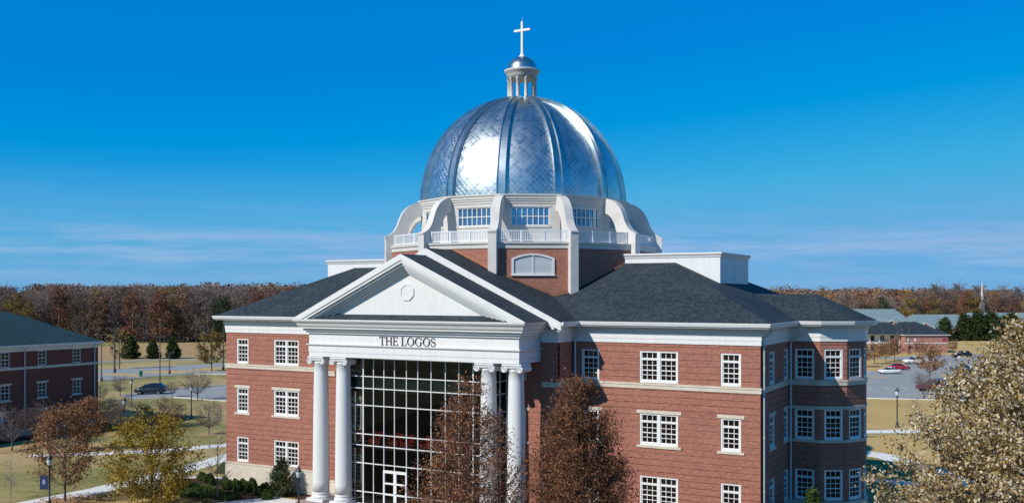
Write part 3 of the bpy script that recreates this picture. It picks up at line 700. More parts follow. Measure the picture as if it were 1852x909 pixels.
def bookcase(x):
    b = MB()
    for i in range(5): b.box(x-.45, x+.45, 4.5, 4.95, 5.03+i*.5, 5.07+i*.5)
    b.box(x-.5, x-.45, 4.5, 4.95, 5.03, 7.3); b.box(x+.45, x+.5, 4.5, 4.95, 5.03, 7.3)
    return b
o = None
for i, x in enumerate((-4.6, -2.2, .4, 2.6)):
    if o is None: o = bookcase(0).build('bookcase', M['book']); me_b = o.data; bc = o
    else: bc = obj('bookcase', me_b)
    bc.location.x = x; tag(bc, 'brown wooden bookcase at the back of the glazed lobby upper floor', 'bookcase', 'bookcases inside the glass lobby')
M['red_fabric'] = plain('red_upholstery', (.55, .05, .04), .8, .15, 3)
def armchair():
    r = empty('armchair', (0, 0, 0))
    MB().box(-.40, .40, -.38, .32, .14, .44).build('seat', M['red_fabric'], r)
    MB().prism([(-.42, .14), (.42, .14), (.40, .92), (-.40, .92)], .32, .48).build('backrest', M['red_fabric'], r)
    for s in (-1, 1): MB().box(s*.46-.06, s*.46+.06, -.36, .40, .14, .64).build('arm', M['red_fabric'], r)
    for sx in (-1, 1):
        for sy in (-.3, .36): MB().box(sx*.4-.03, sx*.4+.03, sy-.03, sy+.03, 0, .14).build('leg', M['book'], r)
    return r
ch0 = None
for i, (x, y, a_) in enumerate(((-4.35, -3.75, 10), (-2.55, -3.7, -15), (-1.5, -3.75, 25), (.3, -3.7, 0), (2.7, -3.72, -20), (3.9, -3.7, 15))):
    if ch0 is None: ch0 = armchair(); c_ = ch0
    else: c_ = copy_tree(ch0)
    c_.location = (x, y, 5.03); c_.rotation_euler.z = R(a_)
    lab = ('red armchair nearest the left end behind the lobby glass', 'red armchair second from left behind the lobby glass', 'red armchair above the white entrance door, behind glass', 'red armchair behind the brown tree, at the lobby middle', 'red armchair behind glass near the right white mullion', 'red armchair at the right end behind the lobby glass')[i]
    tag(c_, lab, 'armchair', 'red armchairs in the glass lobby')
# ---- drum, deck, clerestory, dome
DCX, DCY = -0.15, 11.5; NB = 12; A0 = 17.6                       # buttress angles from -y towards +x
def pol(a, r): return (DCX + r*math.sin(R(a)), DCY - r*math.cos(R(a)))
angs = [A0 + 30*i for i in range(NB)]
def ring(r): return [pol(a, r) for a in angs]                    # runs with the outside on the right hand
RD = 11.55
dm = MB()
for i in range(NB):
    p = Vector(pol(angs[i], RD)); q = Vector(pol(angs[(i+1) % NB], RD)); m_ = MB(); wall_mesh(m_, 0, (q-p).length, 13.2, 19.80, [], groove=False)
    turned(m_, p, math.atan2((q-p).y, (q-p).x)); dm.add(m_.v, m_.f)
dm.build('drum_wall', M['brick'], hall)
MB().sweep(ring(RD), [(-.3, 19.80), (.06, 19.80), (.06, 20.08), (.12, 20.10), (.16, 20.16), (.16, 20.28), (-.3, 20.28)], True).build('deck_fascia', M['concrete_trim'], hall)
MB().slab(ring(RD), 20.20, 20.262).build('deck', M['concrete_trim'], hall)
RC = 8.98
ck = MB(); wm = MB(); wp = MB(); FW = 2*RC*math.sin(R(15))
CW, CZ0, CZ1 = 3.0, 21.68, 23.14
for a, b in ((-CW/2, -CW/2+.07), (CW/2-.07, CW/2)): wm.box(a, b, .03, .15, CZ0, CZ1)
wm.box(-CW/2, CW/2, .03, .15, CZ0, CZ0+.07); wm.box(-CW/2, CW/2, .03, .15, CZ1-.07, CZ1)
for k in range(1, 7): xx = -CW/2 + CW*k/7; wm.box(xx-.03, xx+.03, .05, .14, CZ0+.07, CZ1-.07)
wm.box(-CW/2+.07, CW/2-.07, .055, .135, (CZ0+CZ1)/2-.03, (CZ0+CZ1)/2+.03)
wp.quad((-CW/2, .13, CZ0), (CW/2, .13, CZ0), (CW/2, .13, CZ1), (-CW/2, .13, CZ1))
wmm = wm.mesh('clerestory_window', M['sash']); wpm = wp.mesh('pane', M['sky_pane'])
for i in range(NB):
    p = Vector(pol(angs[i], RC)); q = Vector(pol(angs[(i+1) % NB], RC)); L = (q-p).length; ang = math.atan2((q-p).y, (q-p).x)
    m_ = MB(); wall_mesh(m_, 0, L, 20.25, 24.0, [(L/2-CW/2, L/2+CW/2, CZ0, CZ1)], groove=False); m_.box(L/2-CW/2-.08, L/2+CW/2+.08, -.06, .05, CZ0-.14, CZ0-.003)
    m_.box(L/2-CW/2-.16, L/2+CW/2+.16, -.035, .05, CZ1+.003, CZ1+.12)
    turned(m_, p, ang); ck.add(m_.v, m_.f)
    mid = (p+q)/2; o = obj('clerestory_window', wmm, hall, (mid.x, mid.y, 0), ang); obj('pane', wpm, o)
ck.build('clerestory_wall', M['concrete_trim'], hall)
MB().sweep(ring(RC), [(-.4, 23.42), (.05, 23.42), (.05, 23.56), (.12, 23.62), (.12, 23.74), (.18, 23.78), (.18, 23.94), (.26, 24.02), (.26, 24.12), (-.4, 24.14)], True).build('clerestory_cornice', M['concrete_trim'], hall)
# buttresses
outer = [(12.0, 12.8), (12.0, 21.08), (11.47, 21.40), (11.08, 21.9), (10.86, 22.47), (10.57, 23.1), (10.11, 23.6), (9.6, 23.88), (9.1, 24.0), (8.75, 24.02)]
inner = [(8.75, 22.86), (9.2, 22.78), (9.6, 22.52), (9.95, 22.0), (10.18, 21.3), (10.28, 20.27), (11.40, 20.27), (11.40, 12.8)]
def catmull(p, lo, hi, n=4):
    out = p[:lo]
    for i in range(lo, hi):
        p0, p1, p2, p3 = p[max(lo, i-1)], p[i], p[i+1], p[min(hi, i+2)]
        for k in range(n):
            t = k/n; out.append(tuple(.5*((2*p1[j])+(-p0[j]+p2[j])*t+(2*p0[j]-5*p1[j]+4*p2[j]-p3[j])*t*t+(-p0[j]+3*p1[j]-3*p2[j]+p3[j])*t**3) for j in (0, 1)))
    return out + p[hi:]
poly = catmull(outer, 1, 9) + catmull(inner, 0, 4)
bt = MB().prism(poly, -.32, .32); bt.box(11.99, 12.06, -.335, .335, 20.98, 21.12)
btm = bt.mesh('buttress', M['buttress'])
for a in angs: obj('buttress', btm, hall, (DCX, DCY, 0), R(a-90))
# balustrades
bl = MB(); BL = 2*(RD-.22)*math.sin(R(15))-.72
bl.box(-BL/2, BL/2, -.05, .05, 21.10, 21.18); bl.box(-BL/2, BL/2, -.035, .035, 20.36, 20.43)
nb = int(BL/.135)
for k in range(nb+1): xx = -BL/2+BL*k/nb; bl.box(xx-.028, xx+.028, -.025, .025, 20.43, 21.10)
for xx in (-BL/2+.06, -BL/6, BL/6, BL/2-.06): bl.box(xx-.075, xx+.075, -.07, .07, 20.27, 21.2)
blm = bl.mesh('balustrade', M['rail'])
for i in range(NB):
    p = Vector(pol(angs[i], RD-.22)); q = Vector(pol(angs[(i+1) % NB], RD-.22)); mid = (p+q)/2; obj('balustrade', blm, hall, (mid.x, mid.y, 0), math.atan2((q-p).y, (q-p).x))
# arched louvre windows on the drum
def louvre():
    w, h, rise = 3.25, 1.62, .36
    o_ = arch_poly(w, h, rise, 12); i_ = [(x_*.89 if abs(x_) < w else x_, z_) for x_, z_ in arch_poly(w, h-.26, rise*.9, 12)]; i_ = [(x_, z_+.13) for x_, z_ in i_]
    f = MB(); n = len(o_)
    for k in range(n): f.prism([o_[k], o_[(k+1) % n], i_[(k+1) % n], i_[k]], -.10, .02)
    f.box(-.05, .05, -.06, .02, .13, h-.13); f.box(-w/2-.06, w/2+.06, -.14, .01, -.05, .0)
    s = MB()
    for k in range(16):
        z = .14+k*.082; zz = z+.05
        wv = w*.89/2-.01
        if zz > h-rise-.1: wv *= math.sqrt(max(.05, 1-((zz-(h-rise-.1))/(rise+.03))**1.0))
        s.add([(-wv, -.035, z), (wv, -.035, z), (wv, .012, z+.075), (-wv, .012, z+.075)], [(0, 1, 2, 3)])
    return f.mesh('louvre_frame', M['white']), s.mesh('slats', M['louvre'])
lf, ls = louvre()
for i in (0, 10, 4, 6):
    p = Vector(pol(angs[i], RD)); q = Vector(pol(angs[(i+1) % NB], RD)); mid = (p+q)/2; o = obj('louvre_window', lf, hall, (mid.x, mid.y, 17.78), math.atan2((q-p).y, (q-p).x)); obj('slats', ls, o)
# copper flashing where the roofs meet the drum
def roof_z(x, y):
    zm = min(ZR, ZE + (y-EY)*(ZR-ZE)/(RY0-EY), ZE + (EX-x)*(ZR-ZE)/(EX-RR), ZE + (x+EX)*(ZR-ZE)/(RL+EX))
    zg = GZA - gs*abs(x-CX)
    if y > PY0 and PX0 < x < PX1: zm = 19.5
    return max(zm, zg)
for i in list(range(0, 3)) + [9, 10, 11]:
    fs_ = MB()
    p = Vector(pol(angs[i], RD+.03)); q = Vector(pol(angs[(i+1) % NB], RD+.03)); n = 24
    for k in range(n):
        a_ = p.lerp(q, k/n); b_ = p.lerp(q, (k+1)/n); za, zb = roof_z(*a_), roof_z(*b_)
        if abs(za-zb) > .6:
            if fs_.f: fs_.build('copper_flashing', M['copper'], hall); fs_ = MB()
            continue
        fs_.quad((a_.x, a_.y, za-.03), (b_.x, b_.y, zb-.03), (b_.x, b_.y, zb+.13), (a_.x, a_.y, za+.13))
        d = Vector((a_.x-DCX, a_.y-DCY)).normalized()*.16
        fs_.quad((a_.x, a_.y, za+.02), (b_.x, b_.y, zb+.02), (b_.x+d.x, b_.y+d.y, roof_z(b_.x+d.x, b_.y+d.y)+.02), (a_.x+d.x, a_.y+d.y, roof_z(a_.x+d.x, a_.y+d.y)+.02))
    if fs_.f: fs_.build('copper_flashing', M['copper'], hall)
# dome gores with their own UVs
ZD, RDM, HD = 24.05, 8.66, 9.02
def dprof(t):                                                    # t 0..1 base to crown
    a = t*R(80.6); return RDM*math.cos(a)**.985, ZD + HD*math.sin(a)
nv = 40; nu = 8
def gore():
    vs = []; fs = []; uvs = []; arc = 0; pr_ = dprof(0)
    for j in range(nv+1):
        r, z = dprof(j/nv); arc += math.hypot(r-pr_[0], z-pr_[1]); pr_ = (r, z)
        for i in range(nu+1):
            t = R(-15+30*i/nu); vs.append((r*math.sin(t), -r*math.cos(t), z)); uvs.append((r*t, arc))
    for j in range(nv):
        for i in range(nu): fs.append((j*(nu+1)+i, j*(nu+1)+i+1, (j+1)*(nu+1)+i+1, (j+1)*(nu+1)+i))
    me = bpy.data.meshes.new('dome_panel'); me.from_pydata(vs, [], fs); me.materials.append(M['dome'])
    uvl = me.uv_layers.new(name='UVMap')
    for lp in me.loops: uvl.data[lp.index].uv = uvs[lp.vertex_index]
    for p_ in me.polygons: p_.use_smooth = True
    return me
def rib():
    m_ = MB(); hw = .36
    for j in range(nv):
        (r0, z0), (r1, z1) = dprof(j/nv), dprof((j+1)/nv)
        w0, w1 = hw*(.45+.55*r0/RDM), hw*(.45+.55*r1/RDM)
        def sec(r, z, w):
            n_ = Vector((r/RDM**1, (z-ZD)/HD)).normalized(); o_ = .20
            a_ = lambda x_, o__: (x_, -(r+n_.x*o__), z+n_.y*o__)
            return [a_(-w, -.05), a_(-w, o_+.10), a_(-w+.07, o_+.10), a_(-w+.07, o_), a_(w-.07, o_), a_(w-.07, o_+.10), a_(w, o_+.10), a_(w, -.05)]
        A_, B_ = sec(r0, z0, w0), sec(r1, z1, w1)
        m_.add(A_+B_, [(k, k+1, k+9, k+8) for k in range(7)], False)
    return m_.mesh('dome_rib', M['rib'])
gm_, rb_ = gore(), rib()
for a in angs:
    obj('dome_panel', gm_, hall, (DCX, DCY, 0), R(a+15)); obj('dome_rib', rb_, hall, (DCX, DCY, 0), R(a))
# lantern and cross
ln = MB(); ln.lathe([(1.62, 32.75), (1.62, 32.93), (1.42, 32.97), (1.42, 33.10), (1.34, 33.13)], (DCX, DCY), 32); lan = ln.build('lantern', M['concrete_trim'], hall)
lc = MB().lathe([(.18, 33.12), (.18, 33.21), (.145, 33.25), (.125, 34.74), (.16, 34.78), (.19, 34.88), (.19, 34.95)], (0, 0), 12).mesh('lantern_column', M['concrete_trim'])
for k in range(10): x_, y_ = pol(9+36*k, 1.14); obj('lantern_column', lc, lan, (x_, y_, 0))
MB().lathe([(1.0, 34.94), (1.30, 34.94), (1.30, 35.24), (1.34, 35.28), (1.40, 35.46), (1.55, 35.56), (1.55, 35.68), (1.34, 35.72), (.6, 35.74)], (DCX, DCY), 32).build('lantern_cornice', M['concrete_trim'], lan)
cpd = MB(); prf = [(1.31*math.cos(R(t)), 35.70+1.22*math.sin(R(t))) for t in range(0, 86, 8)]
cpd.lathe(prf, (DCX, DCY), 32); c_ = cpd.build('lantern_cap', M['rib'], lan)
cr_ = MB(); cr_.lathe([(.30, 36.84), (.30, 36.94), (.2, 37.02), (.13, 37.2)], (DCX, DCY), 16); cr_.box(DCX-.085, DCX+.085, DCY-.085, DCY+.085, 37.1, 39.95); cr_.box(DCX-.78, DCX+.78, DCY-.08, DCY+.08, 39.12, 39.30); cr_.tube((DCX, DCY, 39.95), (DCX, DCY, 40.35), .018, .008, 6)
M['cross'] = plain('cross_paint', (.84, .83, .76), .4, .02, 1); cr_.build('cross', M['cross'], hall)
# downpipes
def pipe(pts, r=.08):
    m_ = MB(); m_.path(pts, [r]*len(pts), 8)
    for z in (3.5, 7.0, 11.5): m_.box(pts[-1][0]-.085, pts[-1][0]+.085, pts[-1][1]-.085, pts[-1][1]+.085, z, z+.06)
    m_.build('downpipe', M['downpipe'], hall)
pipe([(10.98, -.72, 14.15), (10.98, -.66, 13.9), (10.42, -.12, 13.2), (10.42, -.12, -.2)])
pipe([(W+.62, .3, 14.15), (W+.6, .3, 13.9), (W+.13, .35, 13.5), (W+.13, .35, -.2)])
pipe([(W+.9, 7.2, 14.15), (W+.9, 7.3, 13.6), (W+.17, 7.6, 12.9), (W+.17, 7.6, -.2)])
pipe([(-11.3, -.72, 14.15), (-11.3, -.66, 13.9), (-10.75, -.12, 13.2), (-10.75, -.12, -.2)])

# ------------------------------------------------------------------ vegetation
def leaf_mat(name, cols, trans=.25, patch=.35):
    m, nt, p = new_mat(name)
    g = N(nt, 'ShaderNodeNewGeometry')
    n_ = len(cols); c = ramp(nt, g.outputs['Random Per Island'], [((i+.5)/n_, cc) for i, cc in enumerate(cols)])
    oi = N(nt, 'ShaderNodeObjectInfo')
    c = mixc_(nt, patch, c, ramp(nt, noise(nt, .9, 3), [(.36, tuple(v*.55 for v in cols[0])), (.64, tuple(min(1, v*1.3) for v in cols[-1]))]))
    mr = N(nt, 'ShaderNodeMapRange'); mr.inputs[3].default_value = .78; mr.inputs[4].default_value = 1.22; nt.links.new(oi.outputs['Random'], mr.inputs[0])
    c = mixc_(nt, 1.0, c, mr.outputs[0], 'MULTIPLY')
    nt.links.new(c, p.inputs['Base Color']); p.inputs['Roughness'].default_value = .7; p.inputs['Specular IOR Level'].default_value = .2
    tl = N(nt, 'ShaderNodeBsdfTranslucent'); nt.links.new(c, tl.inputs[0])
    mx = N(nt, 'ShaderNodeMixShader'); mx.inputs[0].default_value = trans
    nt.links.new(p.outputs[0], mx.inputs[1]); nt.links.new(tl.outputs[0], mx.inputs[2]); nt.links.new(mx.outputs[0], nt.nodes['Material Output'].inputs['Surface'])
    return m
M['bark'] = plain('grey_brown_bark', (.115, .09, .07), .9, .3, 6)
M['bark_pale'] = plain('pale_bark', (.24, .205, .175), .9, .3, 5)
M['twig'] = plain('bare_twigs', (.17, .125, .11), .9, .25, 3)
M['lf_brown'] = leaf_mat('brown_pear_leaves', [(.09, .034, .016), (.22, .084, .037), (.36, .148, .066), (.47, .225, .108)])
M['lf_red'] = leaf_mat('russet_leaves', [(.17, .060, .032), (.36, .135, .07), (.50, .22, .11), (.46, .28, .12)])
M['lf_yellow'] = leaf_mat('yellow_green_leaves', [(.14, .10, .012), (.38, .25, .025), (.60, .35, .035), (.38, .30, .05)])
M['lf_tan'] = leaf_mat('pale_tan_leaves', [(.16, .10, .03), (.40, .26, .08), (.64, .48, .27), (.78, .65, .44), (.84, .75, .59), (.44, .30, .09)], .3, .12)
M['lf_green'] = leaf_mat('evergreen_leaves', [(.018, .034, .010), (.035, .06, .014), (.065, .085, .024)], .1)
M['lf_holly'] = leaf_mat('holly_leaves', [(.02, .036, .015), (.05, .075, .025), (.10, .12, .05)], .1)
M['lf_box'] = leaf_mat('boxwood_leaves', [(.03, .06, .012), (.06, .11, .022), (.10, .15, .035)], .15)
M['fr_grey'] = leaf_mat('far_bare_crown', [(.16, .115, .10), (.24, .18, .155), (.31, .24, .205)], .1)
M['fr_brown'] = leaf_mat('far_brown_crown', [(.15, .088, .06), (.25, .145, .095), (.34, .20, .13)], .1)
M['fr_rust'] = leaf_mat('far_rust_crown', [(.14, .056, .040), (.21, .088, .06), (.28, .13, .085)], .1)
M['fr_gold'] = leaf_mat('far_gold_crown', [(.14, .088, .02), (.26, .165, .036), (.36, .24, .06)], .1)
M['fr_green'] = leaf_mat('far_green_crown', [(.018, .035, .010), (.035, .06, .018), (.05, .08, .025)], .1)

def leaves_mesh(name, C, size, mat, rng, flat=0.0, quad=True):
    """one small folded leaf (4-sided) at each centre"""
    n = len(C); d = rng.normal(size=(n, 3)); d[:, 2] = d[:, 2]*(1-flat) - .15; d /= np.linalg.norm(d, axis=1)[:, None]
    u = rng.normal(size=(n, 3)); u -= (u*d).sum(1)[:, None]*d; u /= np.linalg.norm(u, axis=1)[:, None]
    s = size*(.65+.7*rng.random(n))[:, None]
    V = np.empty((n, 4, 3)); V[:, 0] = C - d*s*.55; V[:, 1] = C + u*s*.30; V[:, 2] = C + d*s*.55; V[:, 3] = C - u*s*.30
    w = np.cross(d, u); V[:, 1] += w*s*.12; V[:, 3] += w*s*.12
    me = bpy.data.meshes.new(name); me.vertices.add(4*n); me.vertices.foreach_set('co', V.reshape(-1)); me.loops.add(4*n); me.loops.foreach_set('vertex_index', np.arange(4*n, dtype=np.int32))
    me.polygons.add(n); me.polygons.foreach_set('loop_start', np.arange(0, 4*n, 4, dtype=np.int32)); me.polygons.foreach_set('loop_total', np.full(n, 4, dtype=np.int32))
    me.materials.append(mat); me.update(calc_edges=True); return me
def tree(H, crown0, prof, ncl, nlf, lsize, sig, seed, leafm, barkm, r0=.16, twigs=3, rise=.55, tw_r=.012, lean=(0, 0), fill=.35, twig_len=1.0, jitter=.16):
    """trunk + limbs reaching clusters spread through the crown; prof(t) = radius at height fraction t of the crown"""
    rng = np.random.default_rng(seed); tk = MB()
    pts = []; k = 7
    wob = rng.normal(scale=.05, size=(k+1, 2)); wob[0] = 0
    for i in range(k+1):
        t = i/k; pts.append((wob[i, 0]*t*2+lean[0]*t, wob[i, 1]*t*2+lean[1]*t, H*.93*t))
    rs = [r0*(1-t/k)**.85+.012 for t in range(k+1)]
    tk.path(pts, rs, 7)
    def axis(z):
        t = min(1, max(0, z/(H*.93)))*k; i = min(k-1, int(t)); f = t-i
        return np.array(pts[i])*(1-f)+np.array(pts[i+1])*f
    cl = []
    lump = rng.random((5, 4))
    while len(cl) < ncl:
        t = rng.random(); a = rng.random()*2*math.pi
        lob = 1+jitter*math.sin(3*a+lump[0, 0]*6+4*t)+jitter*.8*math.sin(5*a+lump[1, 1]*6-7*t)
        rmax = prof(t)*lob
        if rng.random() > (rmax/max(prof(.3), .01))**1.0 + .15: continue
        r = rmax*(fill+(1-fill)*rng.random())**.6
        z = crown0+(H-crown0)*t; ax = axis(z)
        cl.append((ax[0]+r*math.cos(a), ax[1]+r*math.sin(a), z, r))
    C = []
    for x, y, z, r in cl:
        zb = max(crown0*.75, z-r*rise-.25*rng.random()*r); b = axis(zb); e_ = np.array((x, y, z)); mid = (b+e_)/2; mid[2] -= .08*r; mid[:2] += rng.normal(scale=.05*r+.02, size=2)
        rb = max(.018, .25*r0*(r/max(prof(.3), .1))**.5*(1-.6*zb/H))
        tk.path([tuple(b), tuple(mid), tuple(e_)], [rb, rb*.65, tw_r], 4)
        for q in range(twigs):
            d = rng.normal(size=3); d[2] = abs(d[2])*.9+.15; d[:2] += 1.2*np.array((x-b[0], y-b[1]))/max(r, .2); d /= np.linalg.norm(d)
            o_ = mid+(e_-mid)*rng.random()*1.0; L = sig*(1.1+1.4*rng.random())*twig_len; f_ = o_+d*L
            tk.tube(tuple(o_), tuple(f_), tw_r, tw_r*.45, 3, cap=False, smooth=False)
            if twigs > 5:
                for _ in range(2):
                    d2 = d+rng.normal(scale=.45, size=3); p_ = o_+d*L*(.3+.5*rng.random()); tk.tube(tuple(p_), tuple(p_+d2*L*.55), tw_r*.6, tw_r*.35, 3, cap=False, smooth=False)
            if nlf: C.append(o_+d*L*rng.random((max(1, nlf//(twigs*2)), 1))+rng.normal(scale=sig*.25, size=(max(1, nlf//(twigs*2)), 3)))
        if nlf: C.append(e_+rng.normal(scale=sig, size=(max(1, nlf//2), 3))*np.array((1, 1, .8)))
    tm = tk.mesh('trunk', barkm)
    cm = leaves_mesh('crown', np.concatenate(C), lsize, leafm, rng) if nlf else None
    return tm, cm
def plant(kind, tm, cm, loc, label, cat='tree', group=None, rz=0, s=1.0):
    r = empty(kind, loc, rz, label, cat, group); r.scale = (s, s, s)
    obj('trunk', tm, r)
    if cm: obj('crown', cm, r)
    return r
oval = lambda R_, lo=.32: (lambda t: R_*max(.05, (t/lo)**.6 if t < lo else math.sqrt(max(0.0, 1-((t-lo)/(1-lo))**2.0))*.93+.07*(1-t)))
cone = lambda R_: (lambda t: R_*(min(1, (t+.03)/.12)*(1-t)**.85+.03))
broad = lambda R_: (lambda t: R_*math.sqrt(max(.02, 1-(2*t-.85)**2*.72)) if t < .95 else R_*.35)
# the two brown pear trees before the portico
tm, cm = tree(11.7, 1.5, lambda t: 4.9*(1-t)**.74*min(1, (t+.06)/.16), 330, 66, .12, .40, 11, M['lf_brown'], M['twig'], .15, 6, .9, .009)
plant('pear_tree', tm, cm, (10.1, -14.0, G), 'tall brown-leaved tree in front of the glazed lobby and right columns')
tm, cm = tree(11.9, 1.5, lambda t: 4.15*(1-t)**.6*min(1, (t+.06)/.16), 430, 120, .12, .38, 12, M['lf_brown'], M['twig'], .16, 6, .9, .009)
plant('pear_tree', tm, cm, (16.6, -12.7, G), 'tall brown-leaved tree in front of the brick wing right of the portico')
# the big pale tree at the right edge, nearest the camera
tm, cm = tree(15.7, 3.0, lambda t: float(np.interp(t, [0, .1, .44, .54, .62, .75, .88, .98, 1], [3.5, 5.4, 6.0, 5.6, 4.9, 4.2, 2.2, .7, .3])), 580, 190, .135, .31, 21, M['lf_tan'], M['bark'], .24, 4, .75, .013, (-.5, .1), .25)
plant('oak_tree', tm, cm, (39.75, -21.5, G), 'large pale tan-leaved tree filling the lower right corner', rz=R(40))
# lawn trees on the left
tm, cm = tree(7.7, 1.7, broad(2.75), 150, 42, .17, .33, 31, M['lf_red'], M['bark'], .09, 3, .6, .010)
plant('red_oak_tree', tm, cm, (-29.6, -11.6, G), 'russet young tree by the lower path beside the lamp with a navy banner')
tm, cm = tree(7.2, 1.0, broad(3.6), 200, 60, .17, .36, 32, M['lf_yellow'], M['bark'], .10, 3, .55, .011)
plant('maple_tree', tm, cm, (-21.6, -9.8, G), 'yellow-green spreading tree at the bend of the concrete path')
tm, cm = tree(5.6, 1.2, broad(2.1), 100, 36, .17, .30, 33, M['lf_red'], M['bark'], .08, 3, .6, .010)
plant('red_oak_tree', tm, cm, (-50.2, 6.2, G), 'small red-leaved tree just behind the russet tree, before the dark brick building')
def bare(H, R_, n, seed, tw=8, r0=.09, m=None, c0=.28, prof=None):
    return tree(H, H*c0, prof or broad(R_), n, 0, 0, .38, seed, None, m or M['twig'], r0, tw, 1.3, .011, (0, 0), .3, 1.3)[0]
b1, b2, b3 = bare(4.9, 2.0, 60, 41), bare(4.6, 2.1, 60, 42), bare(4.0, 1.9, 46, 43)
def twig_tree(kind, me, loc, label, rz=0, s=1.0, group=None): return plant(kind, me, None, loc, label, 'bare tree', group, R(rz), s)
twig_tree('bare_tree', b1, (-56.8, 2.0, G), 'leafless grey tree in front of the white gabled porch')
twig_tree('bare_tree', b2, (-57.9, 6.9, G), 'leafless grey tree before the blue ground-floor window of the dark brick building')
twig_tree('bare_tree', b1, (-57.2, 16.0, G), 'leafless tree beside the path lamp off the corner of the dark brick building', 80, .95)
twig_tree('bare_tree', b3, (-78.0, 47.6, G), 'wide leafless tree at the near edge of the small lot with the minivan', 30, 1.1)
twig_tree('bare_tree', b3, (-85.4, 49.0, G), 'small reddish leafless tree just right of the parked minivan', 140, .62)
twig_tree('bare_tree', b2, (-47.9, 21.2, G), 'small leafless tree on the lawn left of the hall, right of the lamp', 200, .84)
twig_tree('bare_tree', b2, (-89.6, 38.6, G), 'small leafless tree touching the corner of the dark brick building', 20, .6)
twig_tree('bare_tree', b1, (-93.6, 45.6, G), 'small leafless tree left of the parked minivan', 60, .7)
b4 = bare(5.2, 1.0, 26, 44, 5, .045, M['bark_pale'], .3)
twig_tree('young_tree', b4, (-19.6, -4.9, G), 'thin leafless sapling in the planting bed by the left corner of the hall')
twig_tree('young_tree', b4, (-34.2, -13.2, G), 'thin leafless sapling at the lower left edge of the picture', 90, .62)
twig_tree('young_tree', b4, (26.4, 58.2, G), 'thin leafless sapling on the straw lawn beside the right lamp post', 130, .9)
twig_tree('young_tree', b3, (21.4, 112.0, G), 'small leafless tree at the near edge of the right parking lot', 70, .9)
# dark shrubs against the left building
dm_, dc_ = tree(3.6, .2, broad(1.7), 90, 40, .16, .34, 51, M['lf_holly'], M['bark'], .06, 3, .4, .01)
for i, (x, y, s, l) in enumerate(((-61.2, 17.6, 1.0, 'dark green shrub at the far corner of the dark brick building'), (-58.6, 20.6, .85, 'dark green shrub between the path lamp and the dark brick building'), (-63.4, 9.9, .62, 'low dark shrub under the windows of the dark brick building'), (-63.2, 4.3, .6, 'low dark shrub beside the white gabled porch'))):
    plant('shrub', dm_, dc_, (x, y, G), l, 'shrub', 'dark shrubs along the left building', R(70*i), s)
tp, cpl = tree(3.4, .3, broad(2.2), 90, 20, .15, .4, 52, M['lf_red'], M['twig'], .06, 7, .6, .011)
plant('shrub', tp, cpl, (-57.4, 23.6, G), 'purplish twiggy shrub behind the yellow-green tree', 'shrub')
# holly and box shrubs along the front of the hall
hm, hc = tree(3.0, .15, lambda t: 1.12*(1-t)**.62*min(1, (t+.15)/.25), 150, 46, .13, .2, 61, M['lf_holly'], M['bark'], .06, 2, .5, .01)
plant('holly_bush', hm, hc, (-15.9, -1.5, G), 'cone-shaped dark green holly beside the double window of the left wing', 'bush')
def box_mesh(seed):
    rng = np.random.default_rng(seed); n = 1500
    d = rng.normal(size=(n, 3)); d /= np.linalg.norm(d, axis=1)[:, None]; d[:, 2] = np.abs(d[:, 2])
    r = (.62+.38*rng.random(n)**.5)*(1+.10*np.sin(5*d[:, 0]+seed)+.08*np.sin(7*d[:, 1]))
    return leaves_mesh('box_shrub', d*r[:, None]*np.array((.52, .52, .78))+np.array((0, 0, .06)), .13, M['lf_box'], rng)
bx = [box_mesh(k) for k in (1, 2, 3)]
spots = [(-24.2, -1.0), (-23.1, -.6), (-21.6, -1.8), (-22.2, -.3), (-20.3, -1.8), (-21.1, -.5), (-19.3, -1.7), (-20.3, -.2), (-17.8, -1.9), (-18.5, -.5), (-17.4, -.7), (-15.9, -3.1), (-26.8, .2), (-26.0, .0), (-25.2, -.4)]
for i, (x, y) in enumerate(spots):
    o = obj('box_shrub', bx[i % 3], None, (x, y, G+.02), i*1.3); s_ = .7+.3*((i*37) % 10)/10; o.scale = (s_, s_, s_)
    tag(o, 'low round green box shrub in the mulch bed along the left wing', 'shrub', 'box shrubs in the mulch bed by the left wing')
cm1, cc1 = tree(3.6, .1, cone(1.0), 110, 40, .15, .2, 71, M['lf_box'], M['bark'], .05, 2, .3, .01)
plant('cypress', cm1, cc1, (26.0, 4.2, G), 'taller green cone shrub under the round bay of the right wing', 'shrub')
plant('cypress', cm1, cc1, (24.9, 3.2, G), 'shorter green cone shrub left of its twin by the downpipe', 'shrub', None, 1.0, .72)
plant('cypress', cm1, cc1, (22.0, -5.6, G), 'green pointed shrub on the lawn below the right wing', 'shrub', None, 2.0, 1.05)
# conifers across the road
km, kc = tree(5.5, .1, lambda t: 2.1*(1-t)**.62*min(1, (t+.2)/.3), 260, 60, .26, .22, 81, M['lf_green'], M['bark'], .12, 2, .4, .02)
for x, y, s, sx, l in ((-169.1, 109.8, 1.05, 1.25, 'widest of the three dark green cone-shaped conifers by the far road'), (-163.8, 112.7, .88, 1.0, 'smallest dark cone-shaped conifer, in the middle of three by the far road'), (-159.3, 115.2, 1.0, 1.0, 'dark cone-shaped conifer at the right of three by the far road')):
    c_ = plant('conifer', km, kc, (x, y, G), l, 'conifer', 'conifers by the far road', x, s); c_.scale = (s*sx, s*sx, s)
tm, cm = tree(8.6, 2.0, broad(3.0), 60, 26, .4, .5, 82, M['fr_gold'], M['bark'], .14, 4, .7, .025)
plant('roadside_tree', tm, cm, (-119.4, 90.2, G), 'thin golden-brown tree on the far lot island left of the hall')
tm2, cm2 = tree(9.2, 2.4, broad(2.1), 40, 14, .4, .45, 83, M['fr_gold'], M['bark'], .12, 5, .7, .025)
